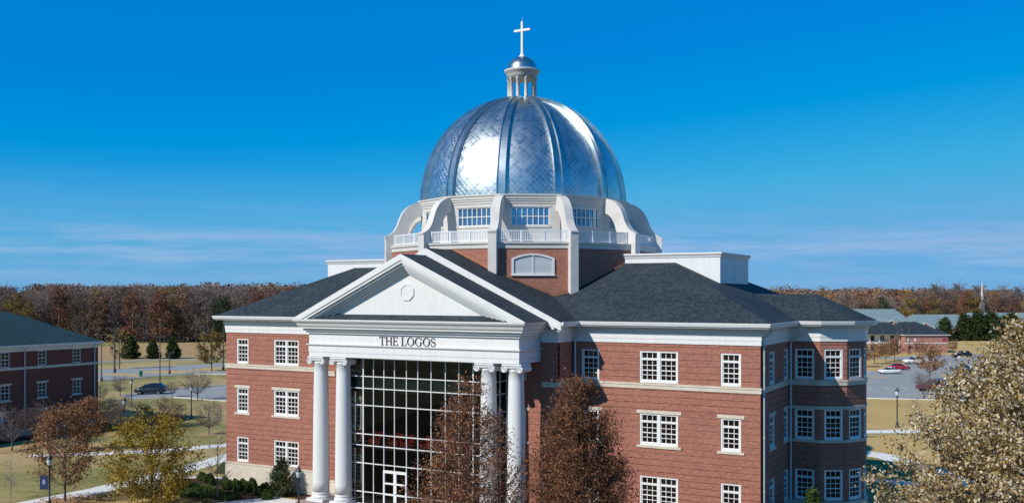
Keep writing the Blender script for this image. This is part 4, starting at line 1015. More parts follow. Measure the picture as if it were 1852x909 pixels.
plant('roadside_tree', tm2, cm2, (-142.0, 84.6, G), 'thin half-bare tree beside the light poles of the far lot')
# trees about the right-hand lot
tm, cm = tree(5.6, 1.6, broad(2.2), 50, 26, .3, .4, 84, M['lf_red'], M['bark'], .09, 5, .6, .02)
for x, y, s, l in ((5.6, 197.6, 1.0, 'rusty small tree at the end of the lot island, left of the white pickup'), (3.2, 182, .9, 'rusty small tree on the lot island behind the white car'), (2.4, 171, .85, 'rusty small tree on the lot island nearest the bay of the hall'), (4.6, 190, .9, 'rusty small tree in the middle of the lot island'), (8.0, 228.0, .6, 'low rusty tree before the brick end of the apartment house'), (15.6, 240.0, .6, 'low rusty tree right of the apartment house'), (19.6, 140.0, 1.25, 'rusty tree in the right lot beside the dark red truck')):
    plant('lot_tree', tm, cm, (x, y, G), l, 'tree', None, x*2, s)
km2, kc2 = tree(10.5, .2, lambda t: 4.0*(1-t)**.55*min(1, (t+.1)/.18), 130, 46, .6, .6, 85, M['fr_green'], M['bark'], .2, 2, .4, .03)
for i, (x, y, s) in enumerate(((7.0, 315, .8), (12.6, 322, .92), (17.0, 324, 1.0), (21.2, 326, 1.0), (25.5, 332, .85), (27.5, 340, .95))):
    plant('conifer', km2, kc2, (x, y, G), 'dark green conifer standing in the row before the grey roofs', 'conifer', 'row of conifers before the grey-roofed apartments', i*1.1, s)

# ------------------------------------------------------------------ woods on the left and right horizon
def far_kinds(seed, H, R_, m, n=64, nl=60, ls=.42, sg=.75, tw=3, bark=None):
    return tree(H, H*.14, broad(R_), n, nl, ls, sg, seed, m, bark or M['bark_pale'], .22, tw, .8, .045, (0, 0), .15)
grey = tree(18, 2.5, broad(3.7), 70, 30, .36, .9, 91, M['fr_grey'], M['twig'], .24, 7, 1.1, .04, (0, 0), .2, 1.2)
grey2 = tree(17, 2.0, broad(3.4), 66, 44, .36, .9, 92, M['fr_grey'], M['bark_pale'], .2, 6, 1.1, .04, (0, 0), .2, 1.2)
KINDS = [(grey, 'grey leafless tree in the wood beyond the road', 'grey leafless trees of the far wood'), (grey2, 'greyish half-bare tree in the wood beyond the road', 'half-bare trees of the far wood'),
         (far_kinds(93, 17, 3.9, M['fr_brown']), 'brown-leaved tree in the wood beyond the road', 'brown trees of the far wood'),
         (far_kinds(94, 17.5, 3.9, M['fr_rust']), 'rust-red tree in the wood beyond the road', 'rust-red trees of the far wood'),
         (far_kinds(95, 17, 3.8, M['fr_gold']), 'olive-gold tree in the wood beyond the road', 'olive-gold trees of the far wood'),
         (far_kinds(96, 16, 3.4, M['fr_green']), 'dark green tree in the wood beyond the road', 'green trees of the far wood')]
rw = random.Random(5)
cw_, sw_ = math.cos(R(29.011)), math.sin(R(29.011))
cx0, cy0 = 39.976, -62.673
def from_cam(lat, d): return (cx0+lat*cw_-d*sw_, cy0+lat*sw_+d*cw_)  # plan position: metres to the right and metres away
def wood(d0, d1, lat0, lat1, step, weights, where, smin=.85, smax=1.12):
    d = d0
    while d < d1:
        f = d/d0; lat = lat0*f + rw.random()*step
        while lat < lat1*f:
            k = rw.choices(range(6), weights)[0]; (tm_, cm_), l, g = KINDS[k]
            dd = d+rw.uniform(-2.5, 2.5); x, y = from_cam(lat+rw.uniform(-1, 1), dd)
            plant('forest_tree', tm_, cm_, (x, y, G), l.replace('beyond the road', where), 'tree', g + (' on the left' if 'road' in where else ' on the right'), rw.random()*6.28, rw.uniform(smin, smax))
            lat += step*rw.uniform(.8, 1.25)
        d += step*1.25
wood(338, 392, -190, -62, 5.6, (5, 5, 4, 1.6, .8, .25), 'beyond the far road')
wood(455, 505, 112, 188, 7.2, (2.4, 2.6, 4, 2.6, .8, .2), 'behind the grey roofs', .74, .95)
wood(455, 505, 188, 252, 7.2, (2.4, 2.4, 3.4, 1.6, 3.4, .1), 'behind the grey roofs', .80, 1.04)
# a few trees that stand out
for lat, d, k, s, l in ((-172, 336, 4, 1.0, 'olive-gold tree standing out at the wood edge above the dark brick building'), (-166, 333, 4, .82, 'smaller olive-gold tree beside the taller one above the dark brick building'),
                        (-121, 334, 3, 1.0, 'tall dark red tree at the wood edge above the cone-shaped conifers'), (-88, 336, 3, .95, 'rust-red tree at the wood edge by the left eave of the hall'),
                        (-97, 372, 5, 1.12, 'dark green crown among the brown trees near the left eave of the hall')):
    (tm_, cm_), _, _ = KINDS[k]; plant('forest_tree', tm_, cm_, (*from_cam(lat, d), G), l, 'tree', None, 1.0, s)
for lat, d, k, s, l in ((172, 452, 5, .95, 'broad dark green tree above the grey roofs on the right'), (164, 450, 5, .75, 'smaller green tree left of the broad green one on the right'), (185, 452, 4, 1.02, 'tall golden tree at the wood edge right of the green tree'), (196, 452, 4, .98, 'golden tree second from the green one on the right horizon'), (214, 452, 4, 1.04, 'golden-brown tree beside the white steeple'),
                        (206, 470, 0, 1.22, 'tall leafless tree rising above the golden trees left of the steeple'), (226, 470, 0, 1.18, 'tall leafless tree right of the white steeple'), (219, 475, 0, 1.24, 'tall leafless tree just behind the white steeple'), (236, 470, 1, 1.2, 'tall half-bare tree above the pale oak'), (247, 472, 0, 1.15, 'tall leafless tree at the right edge of the horizon')):
    (tm_, cm_), _, _ = KINDS[k]; plant('forest_tree', tm_, cm_, (*from_cam(lat, d), G), l, 'tree', None, 2.0, s)
# the rest of the wood: one mass of crowns running back to the horizon
def canopy(name, lat0, lat1, d0, d1, n, h0, h1, seed, mats):
    rng = np.random.default_rng(seed); me_all = []
    d = d0+(d1-d0)*rng.random(n); lat = (lat0+(lat1-lat0)*rng.random(n))*d/d0
    zt = h0+(h1-h0)*((d-d0)/(d1-d0))+rng.normal(scale=1.6, size=n)
    root = None
    for k, m in enumerate(mats):
        sel = np.arange(n) % len(mats) == k
        C = []
        for la, dd, z in zip(lat[sel], d[sel], zt[sel]):
            x, y = from_cam(la, dd); q = rng.normal(size=(70, 3))*np.array((2.5, 2.5, 2.6)); q[:, 2] = -np.abs(q[:, 2])*1.5+rng.random(70)*1.2
            C.append(q+np.array((x, y, z)))
        o = bpy.data.objects.new(name if k == 0 else 'crowns', leaves_mesh(name, np.concatenate(C), 1.25, m, rng)); col.objects.link(o)
        if root is None: root = o; tag(o, kind='stuff', label='autumn wood running back to the horizon', cat='wood')
        else: o.parent = root; tag(o, kind='stuff')
canopy('forest', -196, -60, 396, 900, 900, 17, 21.0, 7, [M['fr_grey'], M['fr_brown'], M['fr_rust'], M['fr_brown'], M['fr_grey']])
canopy('forest', 100, 262, 510, 1000, 700, 16.0, 19.0, 8, [M['fr_rust'], M['fr_brown'], M['fr_grey'], M['fr_gold'], M['fr_brown']])
# undergrowth under the left wood edge
rng = np.random.default_rng(3); C = []
for i in range(420):
    x, y = from_cam(-190+130*rng.random(), 334+50*rng.random()); C.append(rng.normal(size=(26, 3))*np.array((1.6, 1.6, .8))+np.array((x, y, 1.0)))
o = bpy.data.objects.new('undergrowth', leaves_mesh('undergrowth', np.concatenate(C), .6, M['fr_grey'], rng)); col.objects.link(o); tag(o, 'brown brush along the foot of the left wood', 'undergrowth', kind='stuff')
rng = np.random.default_rng(4); C = []
for i in range(260):
    x, y = from_cam(110+150*rng.random(), 448+50*rng.random()); C.append(rng.normal(size=(26, 3))*np.array((2.2, 2.2, 1.2))+np.array((x, y, 1.5)))
o = bpy.data.objects.new('undergrowth', leaves_mesh('undergrowth', np.concatenate(C), .8, M['fr_brown'], rng)); col.objects.link(o); tag(o, 'brown brush along the foot of the right wood', 'undergrowth', kind='stuff')
for (x, y, r_, m_, n_) in ((-29.6, -11.6, 3.2, 'lf_red', 900), (-21.6, -9.8, 3.8, 'lf_yellow', 1300), (-50.2, 6.2, 2.6, 'lf_red', 500)):
    rng = np.random.default_rng(int(n_)); a_ = rng.random(n_)*6.283; q_ = r_*rng.random(n_)**.6
    C = np.stack([x+.8+q_*np.cos(a_), y+.5+q_*np.sin(a_), G+.03+.02*rng.random(n_)], 1)
    o = bpy.data.objects.new('fallen_leaves', leaves_mesh('fallen_leaves', C, .14, M[m_], rng, .85)); col.objects.link(o); tag(o, 'fallen leaves scattered on the grass under a lawn tree', 'leaves', kind='stuff')
# grass blades and ground cover on the near beds
rng = np.random.default_rng(9); C = []
while len(C) < 5200:
    x, y = -29+11*rng.random(), -6.4+5.6*rng.random()
    if (x+28.6)*(-5.1+.8)/(3.6) > y+.8 and x < -25: continue
    if y > -1.0-.28*(x+28)+.2 or y < -5.6+.05*(x+25): continue
    C.append((x, y, G+.08+.12*rng.random()))
o = bpy.data.objects.new('ground_cover', leaves_mesh('ground_cover', np.array(C), .2, M['lf_box'], rng, .3)); col.objects.link(o); tag(o, 'olive ground cover filling the bed by the left corner of the hall', 'ground cover', kind='stuff')

# ------------------------------------------------------------------ other buildings
M['dk_sash'] = plain('residence_sash', (.62, .66, .68), .4, .03, 2)
res = empty('residence_hall', (0, 0, 0), 0, 'dark red brick three-storey residence hall with green-grey hip roof', 'building')
LX, LY0, LY1 = -66.3, -32.0, 20.1
FL = [.75, 3.95, 7.80]; RWH = 1.78; RWW = 1.12
def res_windows(c0, step, n): return [c0-step*k for k in range(n)]
ys = res_windows(17.0, 4.75, 10)
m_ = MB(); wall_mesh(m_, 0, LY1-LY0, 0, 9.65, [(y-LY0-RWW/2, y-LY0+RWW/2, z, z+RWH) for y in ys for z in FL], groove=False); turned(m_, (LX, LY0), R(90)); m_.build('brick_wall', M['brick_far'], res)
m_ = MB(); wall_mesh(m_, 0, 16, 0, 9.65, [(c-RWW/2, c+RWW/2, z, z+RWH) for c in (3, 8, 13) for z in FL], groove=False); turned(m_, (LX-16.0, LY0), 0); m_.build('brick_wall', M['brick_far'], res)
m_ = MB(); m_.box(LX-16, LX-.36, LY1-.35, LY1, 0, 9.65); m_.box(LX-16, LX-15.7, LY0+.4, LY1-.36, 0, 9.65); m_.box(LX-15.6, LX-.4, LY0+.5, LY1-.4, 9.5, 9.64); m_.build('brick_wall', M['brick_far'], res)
def small_window(w, h):
    f = MB(); 
    for a, b in ((-w/2, -w/2+.09), (w/2-.09, w/2), (-.02, .02)): f.box(a, b, .03, .12, 0, h)
    f.box(-w/2, w/2, .025, .12, 0, .10); f.box(-w/2, w/2, .03, .12, h-.09, h)
    for k, t in ((.25, .02), (.5, .045), (.75, .02)): f.box(-w/2+.09, w/2-.09, .04, .12, h*k-t, h*k+t)
    p = MB().quad((-w/2+.02, .10, .02), (w/2-.02, .10, .02), (w/2-.02, .10, h-.02), (-w/2+.02, .10, h-.02))
    return f.mesh('window', M['dk_sash']), p.mesh('pane', M['pane'])
rwf, rwp = small_window(RWW, RWH)
rs_, rl_ = MB().box(-.8, .8, -.07, .05, -.15, -.003).mesh('sill', M['stone']), MB().box(-.82, .82, -.05, .05, RWH+.003, RWH+.19).mesh('lintel', M['stone'])
for y in ys:
    for z in FL:
        o = obj('window', rwf, res, (LX, y, z), R(90)); obj('pane', rwp, o)
        if z < 5: obj('sill', rs_, o); obj('lintel', rl_, o)
rl = [(LX-16, LY0), (LX, LY0), (LX, LY1), (LX-16, LY1)]
MB().sweep(rl, [(-.1, 7.46), (.06, 7.46), (.06, 7.76), (-.1, 7.76)], True).build('belt_course', M['stone'], res)
MB().sweep(rl, [(-.1, 9.58), (.05, 9.58), (.10, 9.85), (.14, 9.98), (.45, 10.02), (.55, 10.22), (.55, 10.34), (-.1, 10.34)], True).build('eaves', M['white'], res)
MB().sweep(rl, [(-.1, G-.1), (.05, G-.1), (.05, .45), (-.1, .46)], True).build('stone_base', M['stone'], res)
r_ = MB(); e0 = .5; rx = LX-8; rz_ = 14.15
A_ = [(LX-16-e0, LY0-e0, 10.33), (LX+e0, LY0-e0, 10.33), (LX+e0, LY1+e0, 10.33), (LX-16-e0, LY1+e0, 10.33)]; B_ = [(rx, LY0+8, rz_), (rx, LY1-6.8, rz_)]
r_.quad(A_[0], A_[1], B_[0]); r_.quad(A_[1], A_[2], B_[1], B_[0]); r_.quad(A_[2], A_[3], B_[1]); r_.quad(A_[3], A_[0], B_[0], B_[1])
r_.build('hip_roof', M['shingle_green'], res)
for y in (9.9, 19.5, -6.9):
    d = MB(); d.path([(LX+.5, y, 10.1), (LX+.12, y, 9.4), (LX+.12, y, 0)], [.07]*3, 6); d.build('downpipe', M['downpipe'], res)
pc = MB(); pc.prism([(6.1-2.2, 2.75), (6.1+2.2, 2.75), (6.1, 3.75)], 0, 2.2); pc.box(6.1-2.0, 6.1+2.0, 0, 2.1, 2.45, 2.748)
for sx in (-1.8, 1.8): pc.box(6.1+sx-.14, 6.1+sx+.14, 1.7, 1.98, G, 2.448)
pc.v = [(LX+.02+p[1], p[0]-2.1, p[2]) for p in pc.v]; pc.build('porch', M['white'], res)

M['house_brick'] = brick_mat('pinkish_brick', (.36, .15, .12), (.45, .21, .17), (.45, .35, .3))
def oriented(mb, P, ang): return turned(mb, P, ang)
apt = empty('apartment_house', (0, 0, 0), 0, 'two-storey brick and white apartment house with porches and dark hip roof', 'building')
AP = from_cam(112.0, 277.0); AANG = R(29.0+3)
AW, AD, AH = 12.6, 24.0, 5.0
def ap(mb, name, mat): oriented(mb, AP, AANG); mb.build(name, mat, apt)
m_ = MB(); wall_mesh(m_, 0, AW, G, AH-.4, [(1.0, 1.8, .5, 1.6), (.7, 1.4, 2.9, 4.0), (2.6, 3.3, 2.9, 4.0)], groove=False); m_.box(.0, .3, .36, 14, G, AH-.4); m_.box(AW-.3, AW, .36, 14, G, AH-.4); m_.box(.3, AW-.3, 13.7, 14, G, AH-.4); ap(m_, 'brick_wall', M['house_brick'])
m_ = MB(); m_.box(-.03, AW+.03, -.06, .02, 2.25, 2.5); ap(m_, 'belt_course', M['white'])
m_ = MB(); m_.box(-.5, AW+.6, -.5, 14.4, AH-.4, AH-.1); m_.box(-15.5, -.52, 2.0, 14, AH-.4, AH-.1); m_.box(-15, 0, 2.5, 4.0, 2.1, 2.6)
for k in range(6): m_.box(-15+k*2.9, -14.75+k*2.9, 2.6, 2.85, G, AH-.41)
m_.box(-15, -.02, 4.4, 4.6, G, AH-.41); ap(m_, 'porch', M['white'])
for k in range(5):
    for z in (.2, 2.9):
        m_ = MB(); m_.box(-13.9+k*2.9, -12.8+k*2.9, 4.33, 4.42, z, z+1.5); ap(m_, 'window', M['pane'])
for a, b, c, d in ((1.0, 1.8, .5, 1.6), (.7, 1.4, 2.9, 4.0), (2.6, 3.3, 2.9, 4.0)):
    m_ = MB(); m_.box(a+.02, b-.02, .1, .16, c+.02, d-.02); ap(m_, 'window', M['rail'] if c > 2 else M['pane'])
r_ = MB(); e = .6
r_.quad((-15.6, 1.4, AH-.1), (-.5, 1.4, AH-.1), (-.5, 8, AH+3.2), (-15.6, 8, AH+3.2)); r_.quad((-15.6, 14.6, AH-.1), (-.5, 14.6, AH-.1), (-.5, 8, AH+3.2), (-15.6, 8, AH+3.2))
r_.quad((-e, -e, AH-.1), (AW+e, -e, AH-.1), (AW-6.2, 6.6, AH+3.25), (2.0, 6.6, AH+3.25)); r_.quad((AW+e, -e, AH-.1), (AW+e, 14.6, AH-.1), (AW-6.2, 8.2, AH+3.25), (AW-6.2, 6.6, AH+3.25)); r_.quad((-e, 14.6, AH-.1), (AW+e, 14.6, AH-.1), (AW-6.2, 8.2, AH+3.25), (2, 8.2, AH+3.25)); r_.quad((-e, -e, AH-.1), (2.0, 6.6, AH+3.25), (2, 8.2, AH+3.25), (-e, 14.6, AH-.1)); r_.quad((2, 6.6, AH+3.25), (AW-6.2, 6.6, AH+3.25), (AW-6.2, 8.2, AH+3.25), (2, 8.2, AH+3.25))
ap(r_, 'hip_roof', M['shingle'])
m_ = MB(); m_.box(AW-1.6, AW-.5, -.09, -.02, 3.0, 3.7); M['sign_red'] = plain('red_sign', (.45, .03, .09), .5, .1, 3); ap(m_, 'sign', M['sign_red'])
# grey-roofed apartments behind
def apartments(lat, d, w, dep, hw, hr, ang, label, gables):
    r = empty('apartment_block', (*from_cam(lat, d), G), R(ang), label, 'building')
    MB().box(0, w, .6, dep, 0, hw).build('brick_wall', M['house_brick'], r)
    q = MB(); a = 4.5
    q.quad((-.6, 0, hw), (w+.6, 0, hw), (w-a, dep/2, hr), (a, dep/2, hr)); q.quad((w+.6, 0, hw), (w+.6, dep+.6, hw), (w-a, dep/2, hr)); q.quad((-.6, dep+.6, hw), (w+.6, dep+.6, hw), (w-a, dep/2, hr), (a, dep/2, hr)); q.quad((-.6, 0, hw), (-.6, dep+.6, hw), (a, dep/2, hr))
    for gx, gwid in gables:
        gh = gwid*.33; q.quad((gx-gwid/2-.3, -1.4, hw), (gx, -1.4, hw+gh+.1), (gx, dep*.42, hw+gh+.1), (gx-gwid/2-.3, dep*.3, hw)); q.quad((gx+gwid/2+.3, -1.4, hw), (gx, -1.4, hw+gh+.1), (gx, dep*.42, hw+gh+.1), (gx+gwid/2+.3, dep*.3, hw))
    q.build('roof', M['shingle_pale'], r)
    for gx, gwid in gables:
        gh = gwid*.33; b = MB(); b.prism([(gx-gwid/2, 0), (gx+gwid/2, 0), (gx+gwid/2, hw), (gx, hw+gh), (gx-gwid/2, hw)], -1.0, .599); b.build('gable', M['house_brick'], r)
        b = MB(); b.prism([(gx-gwid/2-.4, hw-.12), (gx, hw+gh-.05), (gx+gwid/2+.4, hw-.12), (gx+gwid/2+.4, hw+.05), (gx, hw+gh+.16), (gx-gwid/2-.4, hw+.05)], -1.5, -1.2); b.build('gable_trim', M['white'], r)
        b = MB(); b.box(gx-.6, gx+.6, -1.06, -.98, 1.2, 2.6); b.build('window', M['pane'], r)
    for k in range(int(w/7)):
        px_ = 3.5+k*7; b = MB(); b.tube((px_, dep*.3, hw+1.2), (px_, dep*.3, hw+2.9+.3*(k % 2)), .32, .32, 6); b.build('roof_vent', M['lead'], r)
    for k in range(int(w/6)):
        b = MB(); b.box(2+k*6, 3.2+k*6, .54, .62, 1.0, 2.5); b.build('window', M['pane'], r)
apartments(129, 388, 33, 26, 3.6, 10.6, 28, 'grey-roofed apartment block directly behind the porched apartment house', ((9, 8), (22, 8)))
apartments(158, 384, 30, 22, 3.0, 8.5, 27, 'grey-roofed apartment block with white-trimmed gable left of the conifers', ((5, 7), (20, 7)))
apartments(187, 396, 52, 26, 3.2, 9.0, 27, 'longest grey-roofed apartment block behind the row of conifers', ((8, 8), (30, 9)))
# white steeple on the horizon
stp = empty('church_steeple', (*from_cam(223.5, 462), G), R(20), 'thin white church steeple among the trees on the right horizon', 'steeple')
MB().box(-1.0, 1.0, -1.0, 1.0, 0, 12.5).build('tower', M['white'], stp)
MB().lathe([(1.0, 12.5), (1.0, 12.7), (.7, 13.6), (.7, 15.4), (.85, 15.5), (.45, 16.6), (.03, 23.2)], (0, 0), 8, False).build('spire', M['white'], stp)

# ------------------------------------------------------------------ lamps and poles
M['pole'] = plain('dark_lamp_metal', (.030, .040, .045), .45, .15, 4, spec=.5)
M['lamp_glass'] = plain('frosted_lamp_glass', (.52, .60, .64), .25, .05, 3)
M['lightpole'] = plain('brown_light_pole', (.07, .05, .045), .5, .15, 4)
def lamp_meshes():
    p = MB().lathe([(.24, 0), (.24, .12), (.16, .2), (.13, .5), (.15, .56), (.085, .62), (.065, 3.3), (.09, 3.34), (.09, 3.42), (.14, 3.48), (.15, 3.54)], n=12)
    g = MB().lathe([(.14, 3.545), (.21, 3.75), (.23, 3.95), (.20, 4.02)], n=12)
    c = MB().lathe([(.25, 4.021), (.22, 4.1), (.12, 4.3), (.05, 4.36), (.03, 4.52)], n=12)
    return p.mesh('post', M['pole']), g.mesh('lantern', M['lamp_glass']), c.mesh('cap', M['pole'])
lp_, lg_, lc_ = lamp_meshes()
def lamp(x, y, label, s=1.0):
    r = empty('street_lamp', (x, y, G), 0, label, 'street lamp', 'dark acorn street lamps'); r.scale = (s, s, s)
    obj('post', lp_, r); g = obj('lantern', lg_, r); obj('cap', lc_, g); return r
lamp(-79.4, 36.1, 'street lamp at the corner of the dark brick building, by the minivan', .95)
lamp(-56.6, 16.2, 'street lamp behind the yellow-green tree on the left')
lamp(-60.7, 30.3, 'street lamp on the lawn below the small lot left of the hall', 1.05)
l4 = lamp(-28.6, -13.7, 'street lamp with a navy banner at the lower left', .94)
M['banner'] = plain('navy_banner', (.012, .03, .10), .7, .1, 4); M['banner_mark'] = plain('banner_mark', (.25, .32, .45), .7, .1, 4)
b = MB(); b.box(-.80, -.12, -.02, .02, 1.55, 2.62); bo = b.build('banner', M['banner'], l4); bo.rotation_euler.z = R(29)
b = MB(); b.prism([(-.60, 2.2), (-.46, 2.42), (-.32, 2.2), (-.36, 1.95), (-.56, 1.95)], -.026, -.021); b.build('emblem', M['banner_mark'], bo)
b = MB(); b.box(-.85, 0, -.02, .02, 2.621, 2.66); b.box(-.85, 0, -.02, .02, 1.51, 1.549); b.build('bracket', M['pole'], bo)
lamp(-8.3, -7.9, 'street lamp before the left columns of the portico', .92)
lamp(23.1, 67.5, 'street lamp on the straw lawn right of the hall', 1.12)
def pole_meshes(h, heads):
    p = MB().lathe([(.28, 0), (.28, .7), (.12, .72), (.08, h)], n=8); a = MB()
    for k in range(heads):
        t = 2*math.pi*k/heads; a.tube((0, 0, h-.2), (1.0*math.cos(t), 1.0*math.sin(t), h), .04, .04, 5)
    hd = MB().box(.9, 1.5, -.18, .18, h-.04, h+.12)
    return p.mesh('post', M['lightpole']), a.mesh('bracket', M['lightpole']), hd.mesh('lamp_head', M['lightpole'])
pmc = {}
def light_pole(x, y, h, heads, label, rz=0):
    if (h, heads) not in pmc: pmc[(h, heads)] = pole_meshes(h, heads)
    p, a, hd = pmc[(h, heads)]; r = empty('light_pole', (x, y, G), rz, label, 'light pole', 'tall parking lot light poles')
    obj('post', p, r); obj('bracket', a, r)
    for k in range(heads): obj('lamp_head', hd, r, rz=2*math.pi*k/heads)
light_pole(-119.4, 62.2, 9, 2, 'tall light pole touching the corner of the dark brick building')
light_pole(-133.8, 76.7, 9.5, 4, 'tall four-headed light pole in the far lot left of the conifers')
light_pole(-136.5, 79.0, 9, 2, 'tall light pole close behind the four-headed one')
light_pole(-101.5, 60.6, 9, 2, 'tall light pole rising behind the parked minivan')
light_pole(-119.2, 93.4, 12, 2, 'tallest light pole, near the left eave of the hall')
light_pole(-139.8, 107.5, 9, 2, 'light pole in the far lot left of the tallest one')
light_pole(-121.6, 80.6, 4.5, 1, 'short light pole on the far lot island')
light_pole(-1.2, 224.6, 8.8, 2, 'light pole before the porches of the apartment house')
light_pole(2.6, 226.6, 8.8, 2, 'light pole at the white corner of the apartment house')
light_pole(5.4, 228.2, 9.0, 2, 'light pole before the brick end of the apartment house')
# small things on the left
b = MB(); b.lathe([(.30, 0), (.36, .9), (.40, .95), (.40, 1.05), (.2, 1.15)], n=10); M['bin'] = plain('green_bin', (.01, .16, .09), .5, .1, 3)
o = b.build('litter_bin', M['bin']); o.location = (-122.0, 73.6, G); o.scale = (1.0, 1.0, 1.0); tag(o, 'green litter bin at the edge of the far lot', 'litter bin')
st = empty('marker_stake', (-56.0, 31.0, G), 0, 'thin stake with a pink flag on the lawn left of the hall', 'stake')
MB().box(-.03, .03, -.03, .03, 0, 2.0).build('stake', M['lightpole'], st); M['pink'] = plain('pink_flag', (.55, .06, .25), .7, .1, 3); MB().box(-.12, .12, -.045, -.031, 1.55, 2.05).build('flag', M['pink'], st)

# ------------------------------------------------------------------ cars
def paint(name, c, metal=.0):
    m, nt, p = new_mat(name); nt.links.new(ramp(nt, noise(nt, 1.5, 3), [(.3, tuple(v*.93 for v in c)), (.7, c)]), p.inputs['Base Color'])
    p.inputs['Roughness'].default_value = .3; p.inputs['Metallic'].default_value = metal; p.inputs['Coat Weight'].default_value = .6; p.inputs['Coat Roughness'].default_value = .08; return m
M['tyre'] = plain('tyre_rubber', (.02, .02, .02), .8, .1, 6); M['rimm'] = plain('wheel_rim', (.5, .5, .52), .35, .1, 5, metal=.8); M['car_glass'] = glass_mat('car_glass', (.01, .014, .018), .05)
M['head'] = plain('headlight_glass', (.7, .72, .74), .2, .05, 4); M['tail'] = plain('tail_light', (.4, .01, .01), .3, .1, 4); M['bumper'] = plain('dark_bumper', (.04, .04, .045), .6, .1, 4)
SHAPES = {  # length, width, body outline (x, half width, z low, z belt), greenhouse stations (x, z), wheel x
 'sedan': (4.6, 1.80, [(-2.3, .62, .42, .66), (-2.15, .84, .28, .80), (-1.4, .90, .24, .92), (-.6, .90, .24, .95), (.7, .90, .24, .96), (1.5, .89, .24, .97), (2.1, .84, .30, .92), (2.3, .66, .45, .78)], [(-1.05, .93), (-.35, 1.38), (.1, 1.46), (.8, 1.42), (1.65, .95)], (-1.4, 1.38), .32),
 'minivan': (5.0, 1.96, [(-2.5, .66, .42, .74), (-2.35, .90, .28, .92), (-1.6, .97, .26, 1.05), (-.4, .98, .26, 1.10), (1.2, .98, .26, 1.12), (2.2, .96, .28, 1.14), (2.45, .90, .36, 1.10), (2.5, .80, .45, 1.0)], [(-1.75, 1.04), (-.75, 1.62), (0, 1.76), (1.7, 1.74), (2.40, 1.12)], (-1.6, 1.5), .34),
 'pickup': (5.7, 1.98, [(-2.85, .70, .48, .86), (-2.7, .93, .36, 1.02), (-1.6, .98, .34, 1.12), (-.4, .98, .34, 1.14), (.9, .98, .34, 1.14), (2.0, .97, .36, 1.14), (2.7, .96, .42, 1.12), (2.85, .92, .52, 1.08)], [(-1.35, 1.11), (-.65, 1.72), (0, 1.82), (.85, 1.78), (1.15, 1.13)], (-1.8, 1.8), .40),
 'suv': (4.8, 1.92, [(-2.4, .70, .46, .84), (-2.25, .90, .34, 1.0), (-1.4, .96, .32, 1.08), (-.4, .96, .32, 1.12), (1.2, .96, .32, 1.13), (2.1, .94, .34, 1.13), (2.35, .90, .42, 1.08), (2.4, .80, .5, 1.0)], [(-1.3, 1.08), (-.55, 1.66), (.1, 1.76), (1.6, 1.72), (2.2, 1.13)], (-1.45, 1.4), .37)}
car_mesh = {}
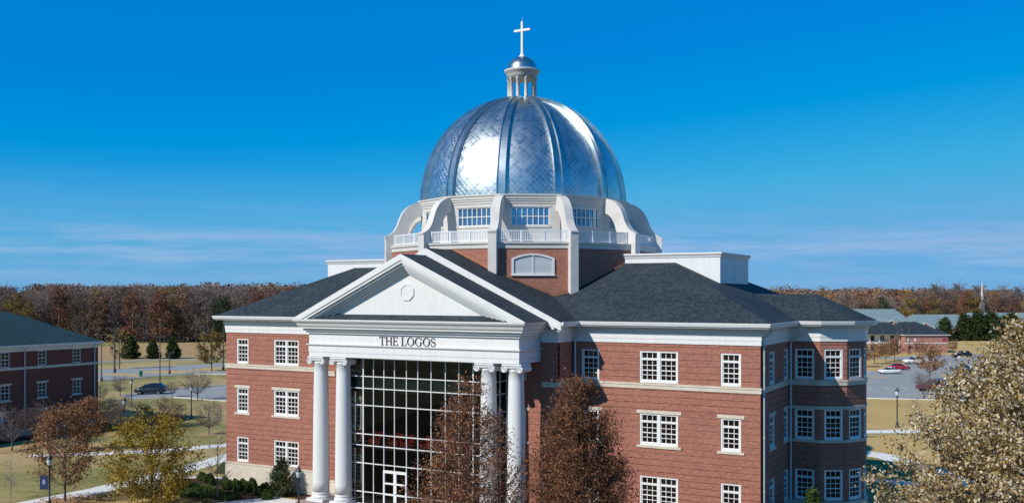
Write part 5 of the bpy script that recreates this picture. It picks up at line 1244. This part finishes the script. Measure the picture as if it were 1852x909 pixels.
def car_meshes(kind):
    if kind in car_mesh: return car_mesh[kind]
    L, Wd, body, gh, wx, wr = SHAPES[kind]
    def loft(secs):
        v = []; f = []; k = len(secs[0])
        for s_ in secs: v += s_
        for i in range(len(secs)-1):
            for j in range(k): f.append((i*k+j, i*k+(j+1) % k, (i+1)*k+(j+1) % k, (i+1)*k+j))
        f += [tuple(range(k)), tuple(range((len(secs)-1)*k+k-1, (len(secs)-1)*k-1, -1))]; return v, f
    secs = []
    for x, hw, z0, z1 in body:
        zm = z0+(z1-z0)*.55
        secs.append([(x, -hw*.9, z0), (x, -hw, z0+.12), (x, -hw, zm), (x, -hw*.95, z1-.03), (x, -hw*.80, z1), (x, hw*.80, z1), (x, hw*.95, z1-.03), (x, hw, zm), (x, hw, z0+.12), (x, hw*.9, z0)])
    bd = MB(); bd.add(*loft(secs), True)
    hw = Wd/2; zr = max(z for _, z in gh); rx = [x for x, z in gh]
    gs_ = []
    for i, (x, z) in enumerate(gh):
        zb = .9 if kind == 'sedan' else 1.0
        t = (z-zb)/(zr-zb); wtop = hw*(.93-.20*max(0, t)); gs_.append([(x, -hw*.90, zb), (x, -wtop, max(zb+.02, z-.06)), (x, -wtop*.92, max(zb+.03, z-.012)), (x, wtop*.92, max(zb+.03, z-.012)), (x, wtop, max(zb+.02, z-.06)), (x, hw*.90, zb)])
    gl_ = MB(); gl_.add(*loft(gs_), False)
    rf_ = MB(); rs2 = []
    for x, z in gh[1:-1]: wtop = hw*.735; rs2.append([(x, -wtop, z-.035), (x, -wtop*.9, z+.02), (x, wtop*.9, z+.02), (x, wtop, z-.035)])
    rf_.add(*loft(rs2), True)
    for px_ in (gh[1][0]*.5+gh[2][0]*.5+.15, gh[3][0]-.1):
        for s in (-1, 1): rf_.add([(px_-.04, s*hw*.915, .95), (px_+.05, s*hw*.915, .95), (px_+.05, s*hw*.745, zr-.07), (px_-.04, s*hw*.745, zr-.07)], [(0, 1, 2, 3)])
    ty_ = MB(); ty_.tube((0, -.11, 0), (0, .11, 0), wr, wr, 18); ri_ = MB(); ri_.tube((0, -.118, 0), (0, .118, 0), wr*.62, wr*.62, 12)
    for k in range(5): t = 2*math.pi*k/5; ri_.box(-.03+.1*math.cos(t), .03+.1*math.cos(t), -.125, .125, .1*math.sin(t)-.03, .1*math.sin(t)+.03)
    x0, hw0, z0, z1 = body[0]; x1, hw1, _, z2 = body[-1]
    hd_ = MB().box(-.06, .10, -.16, .16, -.07, .07); tl_ = MB().box(-.06, .04, -.12, .12, -.10, .10)
    bp_ = MB().box(x0-.05, x0+.1, -hw0*1.05, hw0*1.05, z0-.04, z0+.10); bq_ = MB().box(x1-.1, x1+.05, -hw1*1.02, hw1*1.02, .42, .56)
    car_mesh[kind] = (bd, gl_.mesh('windows', M['car_glass']), rf_, ty_.mesh('tyre', M['tyre']), ri_.mesh('rim', M['rimm']), hd_.mesh('headlight', M['head']), tl_.mesh('tail_light', M['tail']), (bp_.mesh('bumper', M['bumper']), bq_.mesh('bumper', M['bumper'])))
    return car_mesh[kind]
def car(kind, x, y, rz, pm, label, cat='car'):
    bd, gl_, rf_, ty_, ri_, hd_, tl_, bp_ = car_meshes(kind); L, Wd, body, gh, wx, wr = SHAPES[kind]
    r = empty({'sedan': 'parked_car', 'suv': 'parked_car', 'minivan': 'minivan', 'pickup': 'pickup_truck'}[kind], (x, y, G+.012), R(rz), label, cat)
    b = bd.build('body', pm, r); rf_.build('roof', pm, b); obj('windows', gl_, b); [obj('bumper', b_, r) for b_ in bp_]
    for w in wx:
        for s in (-1, 1):
            o = obj('wheel', ty_, r, (w, s*(Wd/2-.13), wr)); obj('rim', ri_, o)
    for s in (-1, 1):
        obj('headlight', hd_, r, (body[0][0]+.13, s*body[1][1]*.74, body[0][3]-.06)); obj('tail_light', tl_, r, (body[-1][0]-.03, s*body[-1][1]*.92, body[-1][3]-.08))
P_ = {k: paint(k+'_car_paint', c) for k, c in dict(white=(.78, .79, .80), red=(.45, .02, .03), maroon=(.22, .02, .035), dark=(.015, .02, .03), blue=(.03, .08, .16), silver=(.45, .47, .5), black=(.012, .012, .014)).items()}
car('minivan', -92.0, 50.4, 29+4, P_['dark'], 'dark minivan parked in the small lot left of the hall', 'minivan')
car('sedan', 10.4, 154.0, 29+6, P_['white'], 'white sedan parked at the near end of the lot island, right of the hall')
car('sedan', 10.6, 166.6, 180+29+4, P_['red'], 'bright red car parked just behind the white sedan')
car('pickup', 11.6, 187.6, 29, P_['white'], 'white pickup truck at the far end of the right parking lot', 'pickup truck')
car('pickup', 22.2, 119.8, 29+8, P_['maroon'], 'dark red pickup truck in the near row of the right lot', 'pickup truck')
car('suv', 24.8, 123.6, 29+8, P_['blue'], 'blue-grey car beside the dark red pickup')
car('suv', 25.2, 117.4, 29+6, P_['dark'], 'dark car in the near row, half hidden by the pale tree')
car('sedan', 29.6, 121.4, 29+6, P_['silver'], 'silver car in the near row, behind the branches of the pale tree')
car('suv', 32.6, 123.6, 29+6, P_['white'], 'white car at the right end of the near row, behind the pale tree')
car('sedan', 23.0, 169.4, 29, P_['blue'], 'dark blue car in the far row of the right lot')
car('suv', 19.4, 219.4, 29, P_['black'], 'black car parked by the far edge of the right lot')
car('sedan', 27.6, 199.0, 29, P_['white'], 'white car at the far right of the lot, above the pale tree')
car('sedan', 28.6, 170.4, 29, P_['white'], 'white car in the far row beside the dark blue one')
car('suv', 31.8, 172.0, 29, P_['red'], 'red car in the far row, right of the white one')
